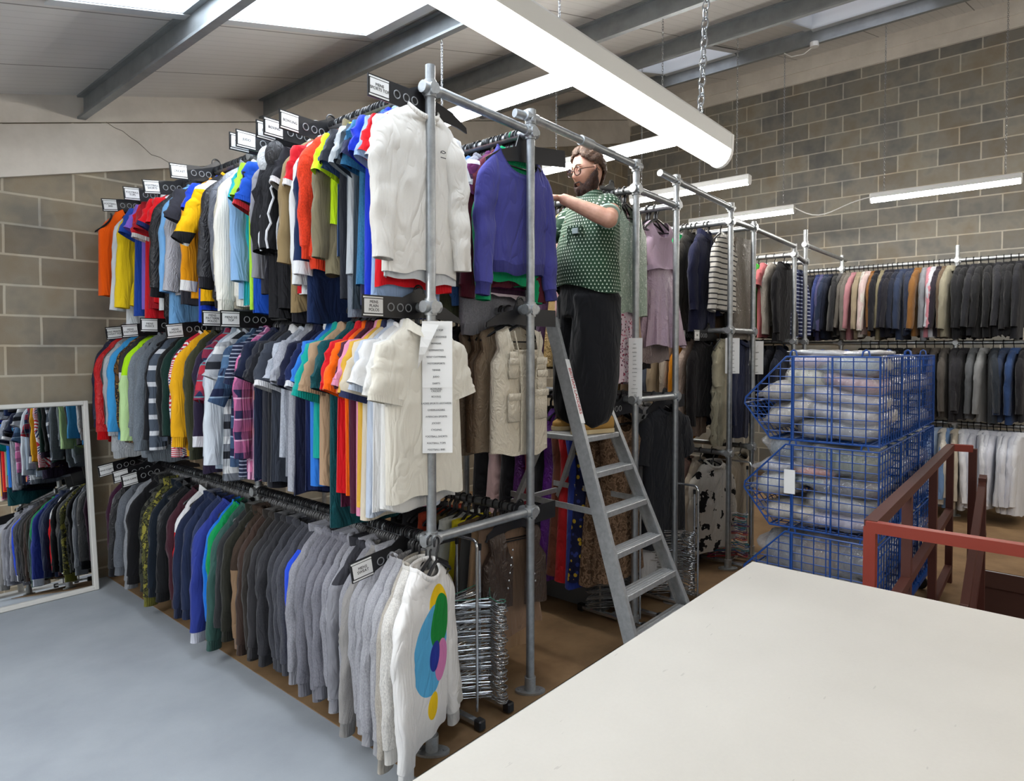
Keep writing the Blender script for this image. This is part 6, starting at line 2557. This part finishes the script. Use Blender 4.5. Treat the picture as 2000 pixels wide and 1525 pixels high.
def hair_cond(th, ph):
    a = abs(ph)
    if a < .55:
        lim = .66 + .06 * cos(ph * 5)              # forehead, high and receding at the temples
    elif a < .95:
        lim = .62 + (a - .55) * 1.1
    elif a < 1.45:
        lim = 1.06 + (a - .95) * .5                # temples and sideburns
    elif a < 1.85:
        lim = 1.42
    else:
        lim = 1.42 + (a - 1.85) * .85              # nape
    return lim - th


scalp(hair_cond, lambda th, ph: .014 + .005 * sin(9 * ph + 7 * th) * sin(11 * th) + (.004 if th < .6 and abs(ph) < 1.0 else 0), 'hair', HAIR.m, jag=.0035)


def beard_cond(th, ph):
    a = abs(ph)
    if a > 1.62:
        return -1
    top = 1.98 if a < .30 else (1.98 + .16 * min(1, (a - .30) / .25)) if a < .6 else 2.14 - (a - .6) * .62
    if a > 1.25:
        top = min(top, 1.72 - (a - 1.25) * .8)
    mouth = a < .24 and 2.06 < th < 2.14
    if mouth:
        return -1
    return th - top


scalp(beard_cond, lambda th, ph: .010 + .034 * max(0, (th - 1.95)) * max(0, cos(ph * .7)) + .004 * sin(13 * ph + 9 * th), 'beard', BEARD.m, (60, 84), .002)
for s in (-1, 1):
    mb = MB()
    mb.tube([to_man((.093 - .006 * k / 4 + .004 * sin(k), s * (.014 + .011 * k), .036 + .005 * sin(k * .8))) for k in range(5)], [.002, .004, .004, .0035, .0015], 6)
    mb.build('eyebrow', HAIR.m, man, True)

# glasses
TORT = mat_plain('dark_tortoiseshell_frame', '#3a2018', .25)
gl = MB()
for s in (-1, 1):
    c = Vector((.104, s * .034, .006))
    gl.tube([to_man(c + Vector((-.012 * abs(sin(0)) - .004 * (cos(q) * s > .5), .0262 * cos(q), .0235 * sin(q)))) for q in [2 * PI * k / 26 for k in range(26)]], .0031, 6, closed=True)
    gl.tube([to_man((.102, s * .060, .012)), to_man((.07, s * .079, .012)), to_man((.0, s * .083, .010)), to_man((-.02, s * .080, -.012))], .0023, 6)
gl.tube([to_man((.104, -.0085, .010)), to_man((.111, 0, .013)), to_man((.104, .0085, .010))], .0022, 6)
go = gl.build('glasses', TORT, man, True)
LENS = NT('spectacle_lens')
_t = LENS.n('ShaderNodeBsdfTransparent')
_g = LENS.n('ShaderNodeBsdfGlossy')
_g.inputs['Roughness'].default_value = .02
_m = LENS.n('ShaderNodeMixShader')
_m.inputs[0].default_value = .06
LENS.l(_t.outputs[0], _m.inputs[1])
LENS.l(_g.outputs[0], _m.inputs[2])
LENS.l(_m.outputs[0], LENS.t.nodes['Material Output'].inputs['Surface'])
for s in (-1, 1):
    mb = MB()
    ring = [to_man((.102, s * .034 + .0252 * cos(q), .006 + .0225 * sin(q))) for q in [2 * PI * k / 24 for k in range(24)]]
    mb.rings([ring, [p + HROT @ Vector((.0012, 0, 0)) for p in ring]], True, True)
    mb.build('lens', LENS.m, go)

# shirt: short-sleeved, dark green with rows of small white marks
SHIRT = NT('green_shirt_with_white_marks')
_v = SHIRT.coord('Object')
_s = SHIRT.n('ShaderNodeSeparateXYZ')
SHIRT.l(_v, _s.inputs[0])
_u = SHIRT.math('MULTIPLY', SHIRT.math('ARCTAN2', _s.outputs[1], _s.outputs[0]), 9.6)
_row = SHIRT.math('MULTIPLY', _s.outputs[2], 52)
_ru = SHIRT.math('ADD', _u, SHIRT.math('MULTIPLY', SHIRT.math('FLOOR', _row), .5))
_fx = SHIRT.math('ABSOLUTE', SHIRT.math('SUBTRACT', SHIRT.math('FRACT', _ru), .5))
_fz = SHIRT.math('FRACT', _row)
_tri = SHIRT.math('LESS_THAN', _fx, SHIRT.math('MULTIPLY', SHIRT.math('SUBTRACT', .80, _fz), .42))
_low = SHIRT.math('GREATER_THAN', _fz, .22)
_mk = SHIRT.math('MULTIPLY', _tri, _low)
_nz = SHIRT.noise(_v, 5, 2, .5)
_base = SHIRT.ramp(_nz, [(.35, lin('#16301f')), (.7, lin('#24492f'))])
SHIRT.l(SHIRT.mix(_mk, _base, lin('#c9d6c4')), SHIRT.b.inputs['Base Color'])
SHIRT.set(Roughness=.85)
SHIRT.bump(SHIRT.noise(SHIRT.coord('Object', (14, 14, 7)), 1, 3, .6), .6, .02)
fo = random.Random(3)
sh2 = MB()
prof = [(1.352, -.004, .076, .082), (1.338, -.008, .096, .10), (1.315, -.012, .108, .150), (1.285, -.014, .120, .188), (1.24, -.014, .134, .200), (1.18, -.008, .150, .203), (1.10, .004, .164, .205), (1.01, .012, .174, .208), (.94, .010, .178, .212), (.87, .004, .175, .214), (.815, 0, .172, .214)]
rr = []
for i, (z, xc, a, b) in enumerate(prof):
    ring = []
    for j in range(48):
        q = 2 * PI * j / 48
        w = 1 + .018 * sin(5 * q + 6 * z) + .022 * sin(9 * q + 15 * z) * (i > 3) + .014 * sin(3 * q + 34 * z)
        zz = z + (.03 * cos(2 * q) if i == len(prof) - 1 else 0)
        ring.append((xc + a * w * cos(q), b * w * sin(q), zz))
    rr.append(ring)
sh2.rings(rr)
shirt = sh2.build('shirt', SHIRT.m, man, True)
for s_, el in ((L_SH, L_EL), (R_SH, R_EL)):
    a, b = Vector(s_), Vector(el)
    side = 1 if b.y > 0 else -1
    a2 = a + Vector((0, -side * .035, .0))
    sl_ = MB()
    pts = [a2.lerp(b, f) + Vector((0, 0, .012 * sin(f * 9))) for f in (0, .12, .25, .38, .5, .6, .70)]
    sl_.tube(pts, [.082, .084, .079, .072, .066, .063, .060], 20, False)
    sl_.build('sleeve', SHIRT.m, man, True)
    cu = MB()
    cu.tube([a2.lerp(b, f) for f in (.62, .635, .76, .775, .76)], [.060, .067, .066, .062, .056], 20, False)
    cu.build('rolled_cuff', mat_plain('pale_sage_lining', '#8fa89c', .85), man, True)
co = MB()
rr = []
for (k, dz) in ((1.0, -.01), (1.0, .028), (1.10, .030), (1.30, -.014)):
    rr.append([(-.006 + .070 * k * cos(q) + .012 * (k - 1) * 8 * max(0, cos(q)), .072 * k * sin(q), 1.356 + dz - .045 * max(0, cos(q)) ** 2) for q in [2 * PI * j / 28 for j in range(28)]])
co.rings(rr)
co.build('collar', SHIRT.m, man, True)
pk = MB()
pk.box((.150, .085, 1.115), (.012, .10, .11), Matrix.Rotation(.45, 3, 'Z'), .003)
po = pk.build('pocket', SHIRT.m, man)
pt = MB()
pt.box((.155, .098, 1.135), (.012, .036, .030), Matrix.Rotation(.5, 3, 'Z'))
pt.build('pocket_label', mat_plain('pale_blue_label', '#b4c4c4', .8), po)
bt = MB()
for k in range(6):
    z = 1.28 - .08 * k
    bt.ball((.148 + .030 * sin(k * .42), 0, z), .006, 8, 5, (.5, 1, 1))
bt.build('button', mat_plain('shirt_button', '#6a5a44', .4), man)

# wide black trousers gathered at the ankle
TROU = mat_fabric('trouser_cloth')
tm = MB()
hip = []
for z, a, b in ((.90, .150, .182), (.86, .156, .190), (.80, .160, .196), (.72, .160, .200), (.66, .158, .200)):
    hip.append([(a * cos(2 * PI * j / 36) * (1 + .02 * sin(7 * 2 * PI * j / 36 + z * 20)), b * sin(2 * PI * j / 36), z) for j in range(36)])
tm.rings(hip, True, True)
for s in (-1, 1):
    leg = []
    for i, (z, xc, a, b) in enumerate(((.78, .0, .150, .108), (.60, .006, .150, .122), (.46, .014, .146, .126), (.32, .020, .142, .126), (.20, .026, .136, .122), (.12, .034, .124, .112), (.06, .040, .104, .095), (.04, .040, .070, .066))):
        leg.append([(xc + a * cos(q) * (1 + .05 * sin(4 * q + 9 * z) + .05 * sin(7 * q - 14 * z)), s * .092 + b * sin(q) * (1 + .03 * sin(5 * q + 11 * z)), z + (.012 * cos(3 * q) if i > 5 else 0)) for q in [2 * PI * j / 32 for j in range(32)]])
    tm.rings(leg, True, True)
to = tm.build('trousers', TROU, man, True, '#17171a')
md = to.modifiers.new('remesh', 'REMESH')
md.mode = 'VOXEL'
md.voxel_size = .008
md.use_smooth_shade = True
md = to.modifiers.new('smooth', 'SMOOTH')
md.factor = .6
md.iterations = 10
# tan trainers
SHOE = mat_plain('ochre_suede', '#a8803c', .8)
SOLE = mat_plain('cream_rubber_sole', '#c7b48c', .7)
for s in (-1, 1):
    yc = s * .105
    mb = MB()
    rr = []
    for x, w, h, z0 in ((-.095, .022, .055, .02), (-.085, .034, .078, .018), (-.05, .039, .092, .016), (-.01, .040, .094, .016), (.04, .043, .078, .016), (.09, .047, .060, .016), (.13, .045, .050, .016), (.16, .032, .038, .016), (.172, .014, .026, .018)):
        rr.append([(x, yc + w * sp(cos(q), .75), z0 + h / 2 + h / 2 * sp(sin(q), .8)) for q in [2 * PI * j / 18 for j in range(18)]])
    mb.rings(rr, True, True)
    so = mb.build('shoe', SHOE, man, True)
    mb = MB()
    ol = [(-.102, 0), (-.09, .032), (-.03, .038), (.04, .043), (.10, .050), (.15, .042), (.178, .016), (.178, -.016), (.15, -.042), (.10, -.050), (.04, -.043), (-.03, -.038), (-.09, -.032)]
    mb.rings([[(x, yc + y, z) for x, y in ol] for z in (.0, .012, .024)], True, True)
    mb.build('sole', SOLE, so)
    mb = MB()
    for k in range(4):
        x = .03 + .022 * k
        mb.tube([(x, yc - .03, .085 - .010 * k), (x, yc, .100 - .012 * k), (x, yc + .03, .085 - .010 * k)], .004, 6)
    mb.build('laces', mat_plain('yellow_laces', '#d0a23c', .8), so)

# lettering becomes plain mesh, one object per line of writing
dg = bpy.context.evaluated_depsgraph_get()
for o in [o for o in scene.objects if o.type == 'FONT']:
    me = bpy.data.meshes.new_from_object(o.evaluated_get(dg))
    n = bpy.data.objects.new('text_tmp', me)
    COL.objects.link(n)
    n.parent = o.parent
    n.matrix_local = o.matrix_local.copy()
    cu = o.data
    nm = o.name
    bpy.data.objects.remove(o)
    bpy.data.curves.remove(cu)
    n.name = nm
    me.name = 'lettering'
